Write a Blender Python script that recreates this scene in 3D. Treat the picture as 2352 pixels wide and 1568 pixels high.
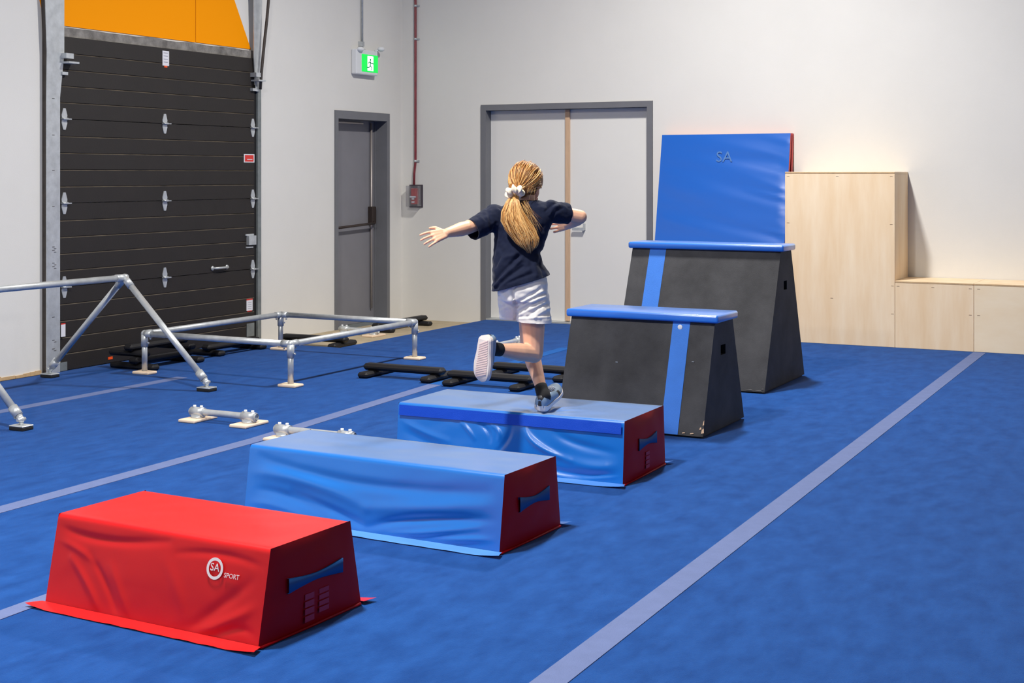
import bpy, bmesh, math, random
from mathutils import Vector, Matrix, noise, Euler
R = math.radians
random.seed(7)
for o in list(bpy.data.objects):
    bpy.data.objects.remove(o, do_unlink=True)
scene = bpy.context.scene
C = scene.collection

# ------------------------------------------------------------------ camera
FPX, YAW, HZ, CAMH = 3267.0, R(27.25), 400.0, 1.55
cam_data = bpy.data.cameras.new('camera')
cam = bpy.data.objects.new('camera', cam_data)
C.objects.link(cam)
cam.location = (0, 0, CAMH)
cam.rotation_euler = (math.pi / 2, 0, YAW)
cam_data.sensor_width = 36
cam_data.lens = FPX / 2352 * 36
cam_data.shift_y = -(784 - HZ) / 2352
cam_data.clip_end = 100
scene.camera = cam

# ------------------------------------------------------------------ world, lamps, exposure
world = bpy.data.worlds.new('world')
scene.world = world
world.use_nodes = True
world.node_tree.nodes['Background'].inputs[0].default_value = (0.8, 0.85, 1, 1)
world.node_tree.nodes['Background'].inputs[1].default_value = 0.15
vs = scene.view_settings
vs.view_transform = 'Standard'
vs.look = 'None'
vs.exposure = 0.22
vs.gamma = 1.0
vs.use_curve_mapping = False
LAMPS = [(-3.8, 10.0, 330), (-3.8, 4.0, 370), (-3.8, -2.0, 280), (-3.8, -8.0, 200),
         (6.5, 10.0, 150), (6.5, 4.0, 60), (6.5, -2.0, 60), (6.5, -8.0, 60)]
for i, (lx, ly, le) in enumerate(LAMPS):
    ld = bpy.data.lights.new('high_bay_lamp', 'AREA')
    ld.shape = 'RECTANGLE'
    ld.size, ld.size_y = 0.35, 0.5
    ld.energy = le
    ld.spread = R(168)
    ld.color = (1.0, 0.97, 0.925)
    lo = bpy.data.objects.new('high_bay_lamp', ld)
    lo.location = (lx, ly, 5.5)
    C.objects.link(lo)

# ------------------------------------------------------------------ pixel helpers
cs, sn = math.cos(YAW), math.sin(YAW)
def ray(x, y):
    a = (x - 1176) / FPX
    return Vector((a * cs - sn, a * sn + cs, -(y - HZ) / FPX))
def GR(x, y, z=0.0):
    r = ray(x, y)
    p = r * ((z - CAMH) / r.z)
    return Vector((p.x, p.y, z))
def WX(x, y, X):
    r = ray(x, y)
    p = r * (X / r.x)
    return Vector((X, p.y, p.z + CAMH))
def WY(x, y, Y):
    r = ray(x, y)
    p = r * (Y / r.y)
    return Vector((p.x, Y, p.z + CAMH))

# ------------------------------------------------------------------ materials
def lin(c):
    return tuple((v / 255 / 12.92) if v / 255 <= 0.04045 else ((v / 255 + 0.055) / 1.055) ** 2.4 for v in c)
MATS = {}
def mat(name, col, rough=0.5, metal=0.0, var=0.0, vscale=8.0, bump=0.0, bscale=200.0, spec=0.5,
        stretch=(1, 1, 1), col2=None, sheen=0.0, emit=0.0, alpha=1.0, trans=0.0, coat=0.0, bstretch=None, sss=0.0, tint=(1, 1, 1)):
    m = bpy.data.materials.new(name)
    m.use_nodes = True
    nt = m.node_tree
    b = nt.nodes['Principled BSDF']
    base = lin(col)
    b.inputs['Base Color'].default_value = (*base, 1)
    b.inputs['Roughness'].default_value = rough
    b.inputs['Metallic'].default_value = metal
    b.inputs['Specular IOR Level'].default_value = spec
    if sheen:
        b.inputs['Sheen Weight'].default_value = sheen
        b.inputs['Sheen Roughness'].default_value = 0.36
        b.inputs['Sheen Tint'].default_value = (*tint, 1)
    if coat:
        b.inputs['Coat Weight'].default_value = coat
        b.inputs['Coat Roughness'].default_value = 0.24
    if trans:
        b.inputs['Transmission Weight'].default_value = trans
        b.inputs['IOR'].default_value = 1.2
    if sss:
        b.inputs['Subsurface Weight'].default_value = sss
        b.inputs['Subsurface Radius'].default_value = (0.02, 0.008, 0.004)
        b.inputs['Subsurface Scale'].default_value = 0.4
    if alpha < 1:
        b.inputs['Alpha'].default_value = alpha
    if emit:
        b.inputs['Emission Color'].default_value = (*base, 1)
        b.inputs['Emission Strength'].default_value = emit
    tc = mp = None
    def coords(st):
        tcn = nt.nodes.new('ShaderNodeTexCoord')
        mpn = nt.nodes.new('ShaderNodeMapping')
        mpn.inputs['Scale'].default_value = st
        nt.links.new(tcn.outputs['Object'], mpn.inputs['Vector'])
        return mpn.outputs['Vector']
    if var or col2:
        n = nt.nodes.new('ShaderNodeTexNoise')
        n.inputs['Scale'].default_value = vscale
        n.inputs['Detail'].default_value = 6
        n.inputs['Roughness'].default_value = 0.62
        nt.links.new(coords(stretch), n.inputs['Vector'])
        rp = nt.nodes.new('ShaderNodeValToRGB')
        rp.color_ramp.elements[0].position = 0.3
        rp.color_ramp.elements[1].position = 0.7
        if col2:
            c2 = lin(col2)
        else:
            c2 = tuple(min(1, v * (1 + var)) for v in base)
            base = tuple(v * (1 - var) for v in base)
        rp.color_ramp.elements[0].color = (*base, 1)
        rp.color_ramp.elements[1].color = (*c2, 1)
        nt.links.new(n.outputs['Fac'], rp.inputs['Fac'])
        nt.links.new(rp.outputs['Color'], b.inputs['Base Color'])
    if bump:
        n2 = nt.nodes.new('ShaderNodeTexNoise')
        n2.inputs['Scale'].default_value = bscale
        n2.inputs['Detail'].default_value = 3
        nt.links.new(coords(bstretch or stretch), n2.inputs['Vector'])
        bp = nt.nodes.new('ShaderNodeBump')
        bp.inputs['Strength'].default_value = bump
        bp.inputs['Distance'].default_value = 0.01
        nt.links.new(n2.outputs['Fac'], bp.inputs['Height'])
        nt.links.new(bp.outputs['Normal'], b.inputs['Normal'])
    MATS[name] = m
    return m

M = MATS
mat('wall_paint', (222, 220, 215), 0.7, var=0.02, vscale=1.5, bump=0.05, bscale=120)
mat('concrete', (176, 160, 132), 0.75, var=0.16, vscale=6, bump=0.15, bscale=60)
mat('rough_concrete', (150, 146, 140), 0.85, col2=(92, 88, 84), vscale=9, bump=0.4, bscale=40)
mat('ceiling_paint', (128, 130, 132), 0.8)
mat('carpet', (11, 62, 128), 0.95, col2=(27, 80, 152), vscale=7, bump=0.5, bscale=260, spec=0.10, sheen=0.10, stretch=(1.6, 0.7, 1))
mat('tape_worn', (34, 88, 158), 0.9, var=0.06, vscale=12, spec=0.1)
mat('tape', (98, 112, 154), 0.8, var=0.06, vscale=12, bump=0.3, bscale=240, spec=0.2)
mat('carpet_edge', (30, 40, 70), 0.9)
mat('dock_door', (32, 27, 24), 0.6, var=0.12, vscale=4, bump=0.08, bscale=160)
mat('worn_lip_highlight', (104, 94, 80), 0.5, col2=(58, 52, 46), vscale=7)  # up-facing lips lighter: ledge highlight put into the colour, with patchy edge wear
mat('galvanized', (196, 200, 202), 0.40, 0.5, var=0.14, vscale=14, bump=0.05, bscale=60)
mat('galvanized_dull', (136, 142, 142), 0.55, 0.5, var=0.2, vscale=10)
mat('dark_metal', (74, 68, 64), 0.55, 0.4, var=0.25, vscale=12)
mat('orange_paint', (255, 156, 0), 0.7, spec=0.1)
mat('door_grey', (126, 125, 131), 0.5, var=0.05, vscale=3, bump=0.05, bscale=200)
mat('frame_grey', (112, 113, 118), 0.5, var=0.05, vscale=5)
mat('leaf_white', (228, 226, 221), 0.55, var=0.015, vscale=2)
mat('pine', (206, 172, 140), 0.6, var=0.1, vscale=8, stretch=(20, 20, 1))
mat('bronze', (72, 62, 58), 0.4, 0.6)
mat('rod', (176, 168, 164), 0.4, 0.5)
mat('white_plastic', (226, 228, 230), 0.4)
mat('lens_plastic', (215, 218, 220), 0.15)
mat('exit_green', (0, 200, 70), 0.4, emit=0.9)
mat('exit_white', (245, 255, 250), 0.4, emit=1.3)
mat('exit_dark', (0, 130, 80), 0.4, emit=0.4)
mat('sticker_white', (222, 222, 228), 0.5)
mat('sticker_print', (150, 150, 160), 0.5)
mat('sticker_red', (214, 52, 44), 0.5)
mat('sticker_orange', (240, 84, 20), 0.5)
mat('alarm_red', (176, 24, 22), 0.35)
mat('conduit_red', (128, 46, 56), 0.45, var=0.3, vscale=20, stretch=(1, 1, 0.6))
mat('clear_plastic', (226, 226, 230), 0.08, trans=0.85, alpha=0.5)
mat('smoke_plastic', (74, 66, 76), 0.2)
mat('plywood', (234, 202, 160), 0.55, col2=(246, 224, 192), vscale=2.2, stretch=(3.2, 3.2, 0.45), bump=0.03, bscale=80)
mat('plywood_pale', (244, 226, 196), 0.55, col2=(238, 214, 178), vscale=2.2, stretch=(0.7, 3.2, 2.2), bump=0.03, bscale=80)
mat('plywood_edge', (196, 164, 122), 0.6, var=0.12, vscale=30)
mat('birch_plate', (240, 214, 186), 0.5, var=0.05, vscale=10)
mat('screw', (120, 96, 76), 0.5)
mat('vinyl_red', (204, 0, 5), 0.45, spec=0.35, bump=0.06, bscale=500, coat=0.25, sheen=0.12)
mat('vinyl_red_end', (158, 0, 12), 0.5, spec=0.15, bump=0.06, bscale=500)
mat('vinyl_blue', (0, 110, 200), 0.36, spec=0.5, bump=0.06, bscale=500, coat=1.0, sheen=1.0, tint=(0.85, 0.96, 1))
mat('vinyl_blue_flap', (84, 146, 232), 0.45, spec=0.45, bump=0.06, bscale=400, coat=1.0)
mat('velcro_blue', (6, 74, 198), 0.6, spec=0.35, bump=0.3, bscale=500)
mat('strap_blue', (10, 74, 134), 0.6, spec=0.3)
mat('thread', (226, 132, 120), 0.6)
mat('faded_print', (164, 6, 48), 0.5)
mat('logo_white', (240, 226, 222), 0.5)
mat('logo_grey', (74, 120, 180), 0.5)
mat('vault_cover', (42, 42, 45), 0.72, col2=(66, 66, 69), vscale=3.5, bump=0.18, bscale=260, spec=0.35)
mat('vault_hole', (8, 8, 10), 0.9)
mat('vault_stripe', (58, 118, 206), 0.7, var=0.05, vscale=10, bump=0.2, bscale=260, spec=0.3)
mat('vault_pad', (40, 116, 220), 0.34, spec=0.5, bump=0.04, bscale=300, coat=1.0, sheen=0.35, tint=(0.62, 0.88, 1))
mat('mat_blue', (0, 94, 192), 0.36, spec=0.45, bump=0.05, bscale=500, coat=1.0)
mat('mat_red', (196, 40, 40), 0.5)
mat('foam_black', (24, 23, 26), 0.55, spec=0.35, bump=0.15, bscale=200)
mat('rubber', (18, 18, 20), 0.7)
mat('skin', (238, 184, 152), 0.5, var=0.05, vscale=18, spec=0.35, sss=0.15)
mat('lips', (200, 110, 104), 0.5)
mat('eye_white', (235, 235, 235), 0.2)
mat('eye_iris', (70, 90, 110), 0.2)
mat('shirt_navy', (20, 27, 50), 0.85, var=0.12, vscale=30, bump=0.15, bscale=400, spec=0.2, sheen=0.15)
mat('shorts_white', (244, 239, 232), 0.8, bump=0.1, bscale=400, spec=0.2)
mat('hair_cap', (150, 98, 46), 0.5, spec=0.4)  # darker than the strands, painting the shade in the gaps between them
mat('hair_mid', (202, 144, 80), 0.42, spec=0.5)
mat('hair_light', (240, 194, 126), 0.4, spec=0.5)
mat('hair_dark', (124, 78, 36), 0.45, spec=0.4)
mat('scrunchie', (246, 232, 204), 0.75, bump=0.2, bscale=300)
mat('sock_black', (14, 14, 17), 0.85)
mat('shoe_upper', (128, 150, 172), 0.65, bump=0.08, bscale=350)
mat('shoe_dark', (30, 32, 40), 0.6)
mat('shoe_sole', (234, 222, 214), 0.55)
mat('shoe_pink', (240, 214, 206), 0.55)

# ------------------------------------------------------------------ mesh helpers
def V(*a):
    return Vector(a)
def obj(name, bm, m, parent=None, smooth=False, label=None, mw=None):
    me = bpy.data.meshes.new(name)
    bmesh.ops.recalc_face_normals(bm, faces=bm.faces[:])
    bm.to_mesh(me)
    bm.free()
    for mm in (m if isinstance(m, (list, tuple)) else [m]):
        me.materials.append(M[mm])
    if smooth:
        me.shade_smooth()
    o = bpy.data.objects.new(name, me)
    C.objects.link(o)
    if parent:
        o.parent = parent
    if label:
        o['label'] = label
    if mw:
        o.matrix_world = mw
    return o
def inst(o, name, parent, loc=None, rot=None):
    c = o.copy()
    c.name = name
    C.objects.link(c)
    c.parent = parent
    if loc is not None:
        c.location = loc
    if rot is not None:
        c.rotation_euler = rot
    return c
def thing(name, label, cat, loc=(0, 0, 0), rotz=0.0, group=None, kind=None):
    o = bpy.data.objects.new(name, None)
    o.empty_display_size = 0.1
    C.objects.link(o)
    o.location = loc
    o.rotation_euler = (0, 0, rotz)
    tag(o, label, cat, group, kind)
    return o
def tag(o, label, cat, group=None, kind=None):
    o['label'] = label
    o['category'] = cat
    if group:
        o['group'] = group
    if kind:
        o['kind'] = kind
    return o
def NB():
    return bmesh.new()
def box(bm, lo, hi, bev=0.0, seg=2, mi=0):
    t = bmesh.new()
    bmesh.ops.create_cube(t, size=1)
    s = [(hi[i] - lo[i]) for i in range(3)]
    c = [(hi[i] + lo[i]) / 2 for i in range(3)]
    for v in t.verts:
        v.co = V(v.co.x * s[0] + c[0], v.co.y * s[1] + c[1], v.co.z * s[2] + c[2])
    if bev:
        bmesh.ops.bevel(t, geom=t.edges[:], offset=bev, segments=seg, profile=0.5, affect='EDGES')
    return merge(bm, t, mi)
def merge(bm, t, mi=0, mtx=None):
    if mtx:
        bmesh.ops.transform(t, matrix=mtx, verts=t.verts[:])
    vm = {v: bm.verts.new(v.co) for v in t.verts}
    for f in t.faces:
        try:
            nf = bm.faces.new([vm[v] for v in f.verts])
            nf.material_index = mi
            nf.smooth = f.smooth
        except ValueError:
            pass
    t.free()
    return bm
def frame_for(d):
    d = d.normalized()
    up = V(0, 0, 1) if abs(d.z) < 0.95 else V(0, 1, 0)
    a = d.cross(up).normalized()
    return a, a.cross(d).normalized()
def tube(bm, pts, rad, seg=12, mi=0, caps=True, smooth=True, flat=1.0, up=None):
    pts = [Vector(p) for p in pts]
    n = len(pts)
    if not isinstance(rad, (list, tuple)):
        rad = [rad] * n
    rings = []
    pa = None
    for i, p in enumerate(pts):
        d = (pts[min(i + 1, n - 1)] - pts[max(i - 1, 0)])
        if d.length < 1e-9:
            d = V(0, 0, 1)
        d.normalize()
        if pa is None:
            if up is not None:
                a = d.cross(Vector(up)).normalized()
            else:
                a, _ = frame_for(d)
        else:
            a = (pa - d * pa.dot(d)).normalized()
        b = a.cross(d)
        pa = a
        rings.append([bm.verts.new(p + a * (math.cos(2 * math.pi * k / seg) * rad[i]) + b * (math.sin(2 * math.pi * k / seg) * rad[i] * flat)) for k in range(seg)])
    for i in range(n - 1):
        for k in range(seg):
            f = bm.faces.new((rings[i][k], rings[i][(k + 1) % seg], rings[i + 1][(k + 1) % seg], rings[i + 1][k]))
            f.smooth = smooth
            f.material_index = mi
    if caps:
        for r in (rings[0], rings[-1]):
            f = bm.faces.new(r)
            f.material_index = mi
    return bm
def prism(bm, poly, d, mi=0):
    """polygon (list of 3d points) extruded by vector d"""
    d = Vector(d)
    a = [bm.verts.new(Vector(p)) for p in poly]
    b = [bm.verts.new(Vector(p) + d) for p in poly]
    n = len(a)
    fs = [bm.faces.new(a), bm.faces.new(list(reversed(b)))]
    for i in range(n):
        fs.append(bm.faces.new((a[i], a[(i + 1) % n], b[(i + 1) % n], b[i])))
    for f in fs:
        f.material_index = mi
    return bm
def ball(bm, c, r, sc=(1, 1, 1), seg=16, mi=0, rot=None):
    t = bmesh.new()
    bmesh.ops.create_uvsphere(t, u_segments=seg, v_segments=max(6, seg // 2 + 1), radius=1)
    for f in t.faces:
        f.smooth = True
    m = Matrix.Translation(Vector(c)) @ (rot.to_4x4() if rot else Matrix.Identity(4)) @ Matrix.Diagonal((r * sc[0], r * sc[1], r * sc[2], 1))
    return merge(bm, t, mi, m)
def text_mesh(body, size, ext=0.0005):
    cu = bpy.data.curves.new('lettering', 'FONT')
    cu.body = body
    cu.size = size
    cu.extrude = ext
    cu.resolution_u = 3
    cu.align_x = 'CENTER'
    cu.align_y = 'CENTER'
    o = bpy.data.objects.new('lettering', cu)
    C.objects.link(o)
    bpy.context.view_layer.update()
    me = bpy.data.meshes.new_from_object(o.evaluated_get(bpy.context.evaluated_depsgraph_get()))
    bm = bmesh.new()
    bm.from_mesh(me)
    bpy.data.objects.remove(o)
    bpy.data.meshes.remove(me)
    bpy.data.curves.remove(cu)
    return bm

# ------------------------------------------------------------------ the setting
XL, YB, ZC, ZT = -8.30, 13.45, -0.05, 8.0
XR, YF = 19.0, -17.0
def struct(name, bm, m, label, cat, parent=None):
    o = obj(name, bm, m, parent)
    if not parent:
        tag(o, label, cat, kind='structure')
    return o
bm = NB(); box(bm, (XL - 0.3, YF - 0.3, ZC - 0.2), (XR + 0.3, YB + 0.3, ZC))
struct('floor', bm, 'concrete', 'bare tan concrete floor slab showing beside the grey door', 'floor')
def wall(name, axis, pos, a0, a1, holes, thick, label):
    """wall in plane axis=pos, with rectangular holes (a0,a1,z0,z1)"""
    As = sorted({a0, a1, *[h[0] for h in holes], *[h[1] for h in holes]})
    Zs = sorted({ZC, ZT, *[max(ZC, h[2]) for h in holes], *[h[3] for h in holes]})
    bm = NB()
    cache = {}
    def vt(a, z, off):
        k = (a, z, off)
        if k not in cache:
            cache[k] = bm.verts.new((pos + off, a, z) if axis == 'X' else (a, pos + off, z))
        return cache[k]
    def solid(i, j):
        if i < 0 or j < 0 or i >= len(As) - 1 or j >= len(Zs) - 1:
            return False
        am, zm = (As[i] + As[i + 1]) / 2, (Zs[j] + Zs[j + 1]) / 2
        return not any(h[0] < am < h[1] and h[2] < zm < h[3] for h in holes)
    for i in range(len(As) - 1):
        for j in range(len(Zs) - 1):
            if not solid(i, j):
                continue
            A, B, Z0, Z1 = As[i], As[i + 1], Zs[j], Zs[j + 1]
            for off in (0, thick):
                bm.faces.new((vt(A, Z0, off), vt(B, Z0, off), vt(B, Z1, off), vt(A, Z1, off)))
            for (di, dj, p, q) in ((-1, 0, (A, Z0), (A, Z1)), (1, 0, (B, Z0), (B, Z1)), (0, -1, (A, Z0), (B, Z0)), (0, 1, (A, Z1), (B, Z1))):
                if not solid(i + di, j + dj):
                    bm.faces.new((vt(*p, 0), vt(*q, 0), vt(*q, thick), vt(*p, thick)))
    return struct(name, bm, 'wall_paint', label, 'wall')
D2 = (12.136, 13.18, ZC - 0.01, 2.21)      # grey man door on the left wall
D3 = (-7.30, -5.322, ZC - 0.01, 2.295)     # double door on the back wall
wall('wall_left', 'X', XL, YF, YB, [D2], -0.25, 'white painted side wall with the dark overhead door')
wall('wall_back', 'Y', YB, XL - 0.25, XR + 0.25, [D3], 0.25, 'white painted end wall with the wide double door')
wall('wall_right', 'X', XR, YF, YB, [], 0.25, 'white painted side wall out of view')
wall('wall_front', 'Y', YF, XL - 0.25, XR + 0.25, [], -0.25, 'white painted wall behind the viewpoint')
bm = NB(); box(bm, (XL - 0.3, YF - 0.3, ZT), (XR + 0.3, YB + 0.3, ZT + 0.2))
struct('ceiling', bm, 'ceiling_paint', 'pale high warehouse ceiling', 'ceiling')

# carpet with the notch by the grey door
NX, NY = -7.19, 10.60
bm = NB()
prism(bm, [V(XL + 0.03, YF + 0.05, ZC), V(XR - 0.05, YF + 0.05, ZC), V(XR - 0.05, YB - 0.10, ZC), V(NX, YB - 0.10, ZC), V(NX, NY, ZC), V(XL + 0.03, NY, ZC)], (0, 0, -ZC))
carpet = struct('floor_carpet', bm, 'carpet', 'blue carpeted sprung floor covering most of the hall', 'carpet floor')
def tape(pts, w=0.09, m='tape'):
    bm = NB()
    for (p, q) in zip(pts, pts[1:]):
        p, q = Vector(p), Vector(q)
        d = (q - p).normalized()
        nrm = V(d.y, -d.x, 0) * (w / 2)
        prism(bm, [p - nrm, p + nrm, q + nrm, q - nrm], (0, 0, 0.0025))
    return obj('tape_line', bm, m, carpet)
tape([(-1.86, 2.0, 0), (-1.885, 3.9, 0), (-2.047, 12.84, 0)], 0.105)
tape([(-5.08, 2.5, 0), (-5.11, 4.75, 0), (-5.13, 6.7, 0), (-5.30, 9.05, 0)], 0.105)
tape([(-5.30, 9.06, 0), (-5.38, 11.5, 0)], 0.105, 'tape_worn')
tape([(-7.21, 3.5, 0), (-7.22, 6.73, 0), (-7.21, 8.5, 0)], 0.10)
tape([(-3.86, 2.5, 0), (-3.89, 3.7, 0), (-3.92, 6.2, 0)], 0.08)

# torn bottom edge of the left wall
bm = NB()
yy = 5.5
while yy < 8.12:
    st = random.uniform(0.05, 0.14)
    hh = 0.028 + 0.016 * noise.noise(V(yy * 3, 0, 0))
    box(bm, (XL, yy, 0.0), (XL + 0.008 + random.uniform(0, 0.006), min(yy + st, 8.13), max(0.008, hh)))
    yy += st
struct('baseboard_left', bm, 'plywood_edge', 'ragged tan gap along the foot of the white wall', 'baseboard')

# ------------------------------------------------------------------ overhead dock door (door_1)
XD = XL + 0.035
door1 = thing('door_1', 'dark brown sectional overhead door with galvanized tracks in left wall', 'overhead door', (XL, 8.15, 0), kind='structure')
O1 = Vector(door1.location)
def L1(p):
    return Vector(p) - O1
yl, yr = WX(112, 500, XD).y, WX(584, 500, XD).y
zj = [0.004] + [WX(378, y, XD).z for y in (637, 461, 284)] + [WX(378, 110, XD).z]
for i in range(4):
    z0, z1 = zj[i] + 0.002, zj[i + 1] - 0.002
    n = 5
    prof = [(XL + 0.003, z0)]
    h = (z1 - z0) / n
    for k in range(n):
        zb = z0 + k * h
        if k:
            prof += [(XD - 0.007, zb - 0.002)]
        prof += [(XD, zb + 0.002), (XD, zb + h - 0.009)]
    prof += [(XD, z1), (XL + 0.003, z1)]
    bm = NB()
    prism(bm, [L1((x, yl, z)) for x, z in prof], (0, yr - yl, 0))
    bm.normal_update()
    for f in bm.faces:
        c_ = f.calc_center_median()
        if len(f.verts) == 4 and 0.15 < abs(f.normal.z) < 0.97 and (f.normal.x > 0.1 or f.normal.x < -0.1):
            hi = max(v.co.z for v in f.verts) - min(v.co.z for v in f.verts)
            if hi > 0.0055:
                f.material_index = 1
    obj('door_section', bm, ['dock_door', 'worn_lip_highlight'], door1)
# hinges
def hinge_bm():
    bm = NB()
    for s in (1, -1):
        prism(bm, [V(0, -0.026, 0.004 * s), V(0, 0.026, 0.004 * s), V(0, 0.030, 0.03 * s), V(0, 0.012, 0.085 * s), V(0, -0.012, 0.085 * s), V(0, -0.030, 0.03 * s)], (0.006, 0, 0))
    tube(bm, [(0.012, -0.03, 0), (0.012, 0.03, 0)], 0.011, 8)
    box(bm, (0.0, -0.034, -0.004), (0.034, 0.05, 0.004))
    return bm
hg = None
for zz in zj[1:4]:
    for px in (147, 378, 580):
        p = WX(px, 400, XD)
        loc = L1((XD, p.y, zz))
        if hg is None:
            hg = obj('hinge', hinge_bm(), 'galvanized', door1)
            hg.location = loc
        else:
            inst(hg, 'hinge', door1, loc)
# roller brackets at the top corners
for (px, py) in ((150, 138), (584, 180)):
    p = WX(px, py, XD)
    bm = NB()
    box(bm, L1((XD, p.y - 0.06, p.z + 0.01)), L1((XD + 0.07, p.y + 0.02, p.z + 0.05)))
    box(bm, L1((XD, p.y - 0.05, p.z - 0.03)), L1((XD + 0.09, p.y + 0.06, p.z - 0.015)))
    box(bm, L1((XD, p.y - 0.06, p.z - 0.12)), L1((XD + 0.03, p.y, p.z - 0.095)))
    obj('roller_bracket', bm, 'galvanized', door1)
# handle, lock, corner plates, stickers
a, b_ = WX(487, 616, XD), WX(520, 613, XD)
bm = NB()
tube(bm, [L1((XD, a.y, a.z)), L1((XD + 0.035, a.y + 0.02, a.z)), L1((XD + 0.035, b_.y - 0.02, a.z)), L1((XD, b_.y, a.z))], 0.011, 8)
ball(bm, L1((XD + 0.006, a.y, a.z)), 0.022, (0.5, 1, 1), 10)
ball(bm, L1((XD + 0.006, b_.y, a.z)), 0.022, (0.5, 1, 1), 10)
obj('pull_handle', bm, 'galvanized', door1)
def plate_px(name, x0, y0, x1, y1, m, X=XD, t=0.004, dz=0.0):
    p, q = WX(x0, y0, X), WX(x1, y0, X)
    zc = WX((x0 + x1) / 2, y0, X).z
    zb = WX((x0 + x1) / 2, y1, X).z
    bm = NB()
    box(bm, L1((X, p.y, max(zb, 0.004))), L1((X + t, q.y, zc)))
    return obj(name, bm, m, door1)
lk = plate_px('lock_box', 566, 541, 583, 562, 'galvanized', t=0.03)
plate_px('lock_plate', 563, 537, 581, 541, 'galvanized', t=0.012)
plate_px('lock_plate', 564, 566, 580, 569, 'galvanized', t=0.01)
s1 = plate_px('sticker', 373, 117, 388, 151, 'sticker_white', t=0.002)
plate_px('sticker', 377, 151, 384, 155, 'sticker_orange', t=0.002)
s2 = plate_px('sticker', 560, 354, 584, 373, 'sticker_white', t=0.002)
plate_px('sticker_print', 562, 356, 582, 371, 'sticker_red', t=0.003)
plate_px('sticker_print', 567, 365, 579, 367, 'sticker_white', t=0.004)
plate_px('sticker', 566, 689, 580, 713, 'sticker_white', t=0.002)
plate_px('sticker_print', 566, 686, 580, 689, 'sticker_red', t=0.002)
plate_px('sticker_print', 568, 713, 578, 715, 'sticker_red', t=0.002)
for k in range(4):
    plate_px('sticker_print', 569, 694 + k * 4.5, 577, 695 + k * 4.5, 'sticker_print', t=0.0028)
    plate_px('sticker_print', 375.5, 121 + k * 7, 385, 122.5 + k * 7, 'sticker_print', t=0.0028)
plate_px('sticker', 140, 745, 150, 773, 'sticker_white', X=XD + 0.02, t=0.002)
plate_px('sticker_print', 140, 742, 150, 745, 'sticker_red', X=XD + 0.02, t=0.002)
plate_px('corner_plate', 566, 742, 583, 772, 'galvanized_dull', t=0.006)
plate_px('corner_plate', 132, 832, 153, 857, 'galvanized_dull', t=0.006)
plate_px('reflector', 248, 819, 258, 825, 'sticker_orange', t=0.004)
# left track post: wall angle and web (shade painted in as dark metal) + galvanized post leaning out at the top
p0, p1 = WX(97, 500, XL), WX(109, 500, XL)
zt = WX(103, 62, XL).z
bm = NB()
box(bm, L1((XL, p0.y, 0.0)), L1((XL + 0.012, p1.y + 0.05, zt)))
obj('wall_angle', bm, 'dark_metal', door1)
XP = XL + 0.05
def postprof(y0, y1, x, z):
    return [V(x, y0, z), V(x, y1, z)]
ya, yb = WX(107, 500, XP).y, WX(138, 500, XP).y
yc, yd = WX(106, 0, XP + 0.02).y, WX(150, 0, XP + 0.02).y
zs = [0.0, 2.15, 2.45, 3.6]
bm = NB()
secs = [(0.0, XP, ya, yb), (2.15, XP, ya, yb), (2.5, XP + 0.005, ya, yb + 0.04), (2.95, XP + 0.01, yc, yd), (3.7, XP + 0.02, yc, yd + 0.03)]
bmw = NB()
for (s0, s1_) in zip(secs, secs[1:]):
    for (za, xa, y0, y1), (zb, xb, y2, y3) in ((s0, s1_),):
        # front plate
        vs_ = [L1(q) for q in ((xa, y0, za), (xa, y1, za), (xb, y3, zb), (xb, y2, zb))]
        prism(bm, vs_, (-0.006, 0, 0))
        # side web back to the wall
        vs_ = [L1(q) for q in ((xa - 0.007, y0, za), (XL + 0.013, y0, za), (XL + 0.013, y2, zb), (xb - 0.007, y2, zb))]
        prism(bmw, vs_, (0, 0.006, 0))
obj('track_web', bmw, 'dark_metal', door1)
post = obj('track_post', bm, 'galvanized', door1)
bm = NB()
for (py, k) in ((95, 1), (150, 1), (228, 1), (312, 1), (393, 1), (476, 1), (575, 4), (612, 4), (730, 1), (785, 2), (805, 2)):
    for j in range(k):
        p = WX(123 + (j % 2) * 4, py + j * 4 - k * 2, XP + 0.002)
        box(bm, L1((XP, p.y - 0.012, p.z - 0.002)), L1((XP + 0.0015, p.y + 0.012, p.z + 0.002)))
obj('slots', bm, 'dark_metal', post)
# right track
XQ = XL + 0.05
y0, y1 = WX(583, 500, XQ).y, WX(600, 500, XQ).y
zq = WX(592, 195, XQ).z
bm = NB()
yq = WX(592, 500, XQ).y
box(bm, L1((XL + 0.03, yq, 0.0)), L1((XQ, y1, zq)))
obj('track_rail', bm, 'galvanized_dull', door1)
bm = NB()
box(bm, L1((XL + 0.004, yr + 0.002, 0.0)), L1((XL + 0.028, yq + 0.04, zq)))
obj('track_gap_shade', bm, 'rubber', door1)  # dark strip painting the shaded gap between door edge and track
bm = NB()
pb = WX(590, 210, XQ)
pm = WX(590, 130, XQ)
pt = WX(592, 0, XQ + 0.03)
for (A, B, wa, wb) in ((pb, pm, 0.05, 0.11), (pm, pt + V(0, 0, 0.4), 0.11, 0.13)):
    prism(bm, [L1(A + V(0, -wa / 2, 0)), L1(A + V(0, wa / 2, 0)), L1(B + V(0, wb / 2, 0)), L1(B + V(0, -wb / 2, 0))], (0.008, 0, 0))
prism(bm, [L1(pm + V(0, 0.05, 0)), L1(pm + V(-0.08, 0.05, 0)), L1(pt + V(-0.11, 0.06, 0.4)), L1(pt + V(0, 0.06, 0.4))], (0, 0.006, 0))
obj('track_plate', bm, 'galvanized', door1)
bm = NB()
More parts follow.
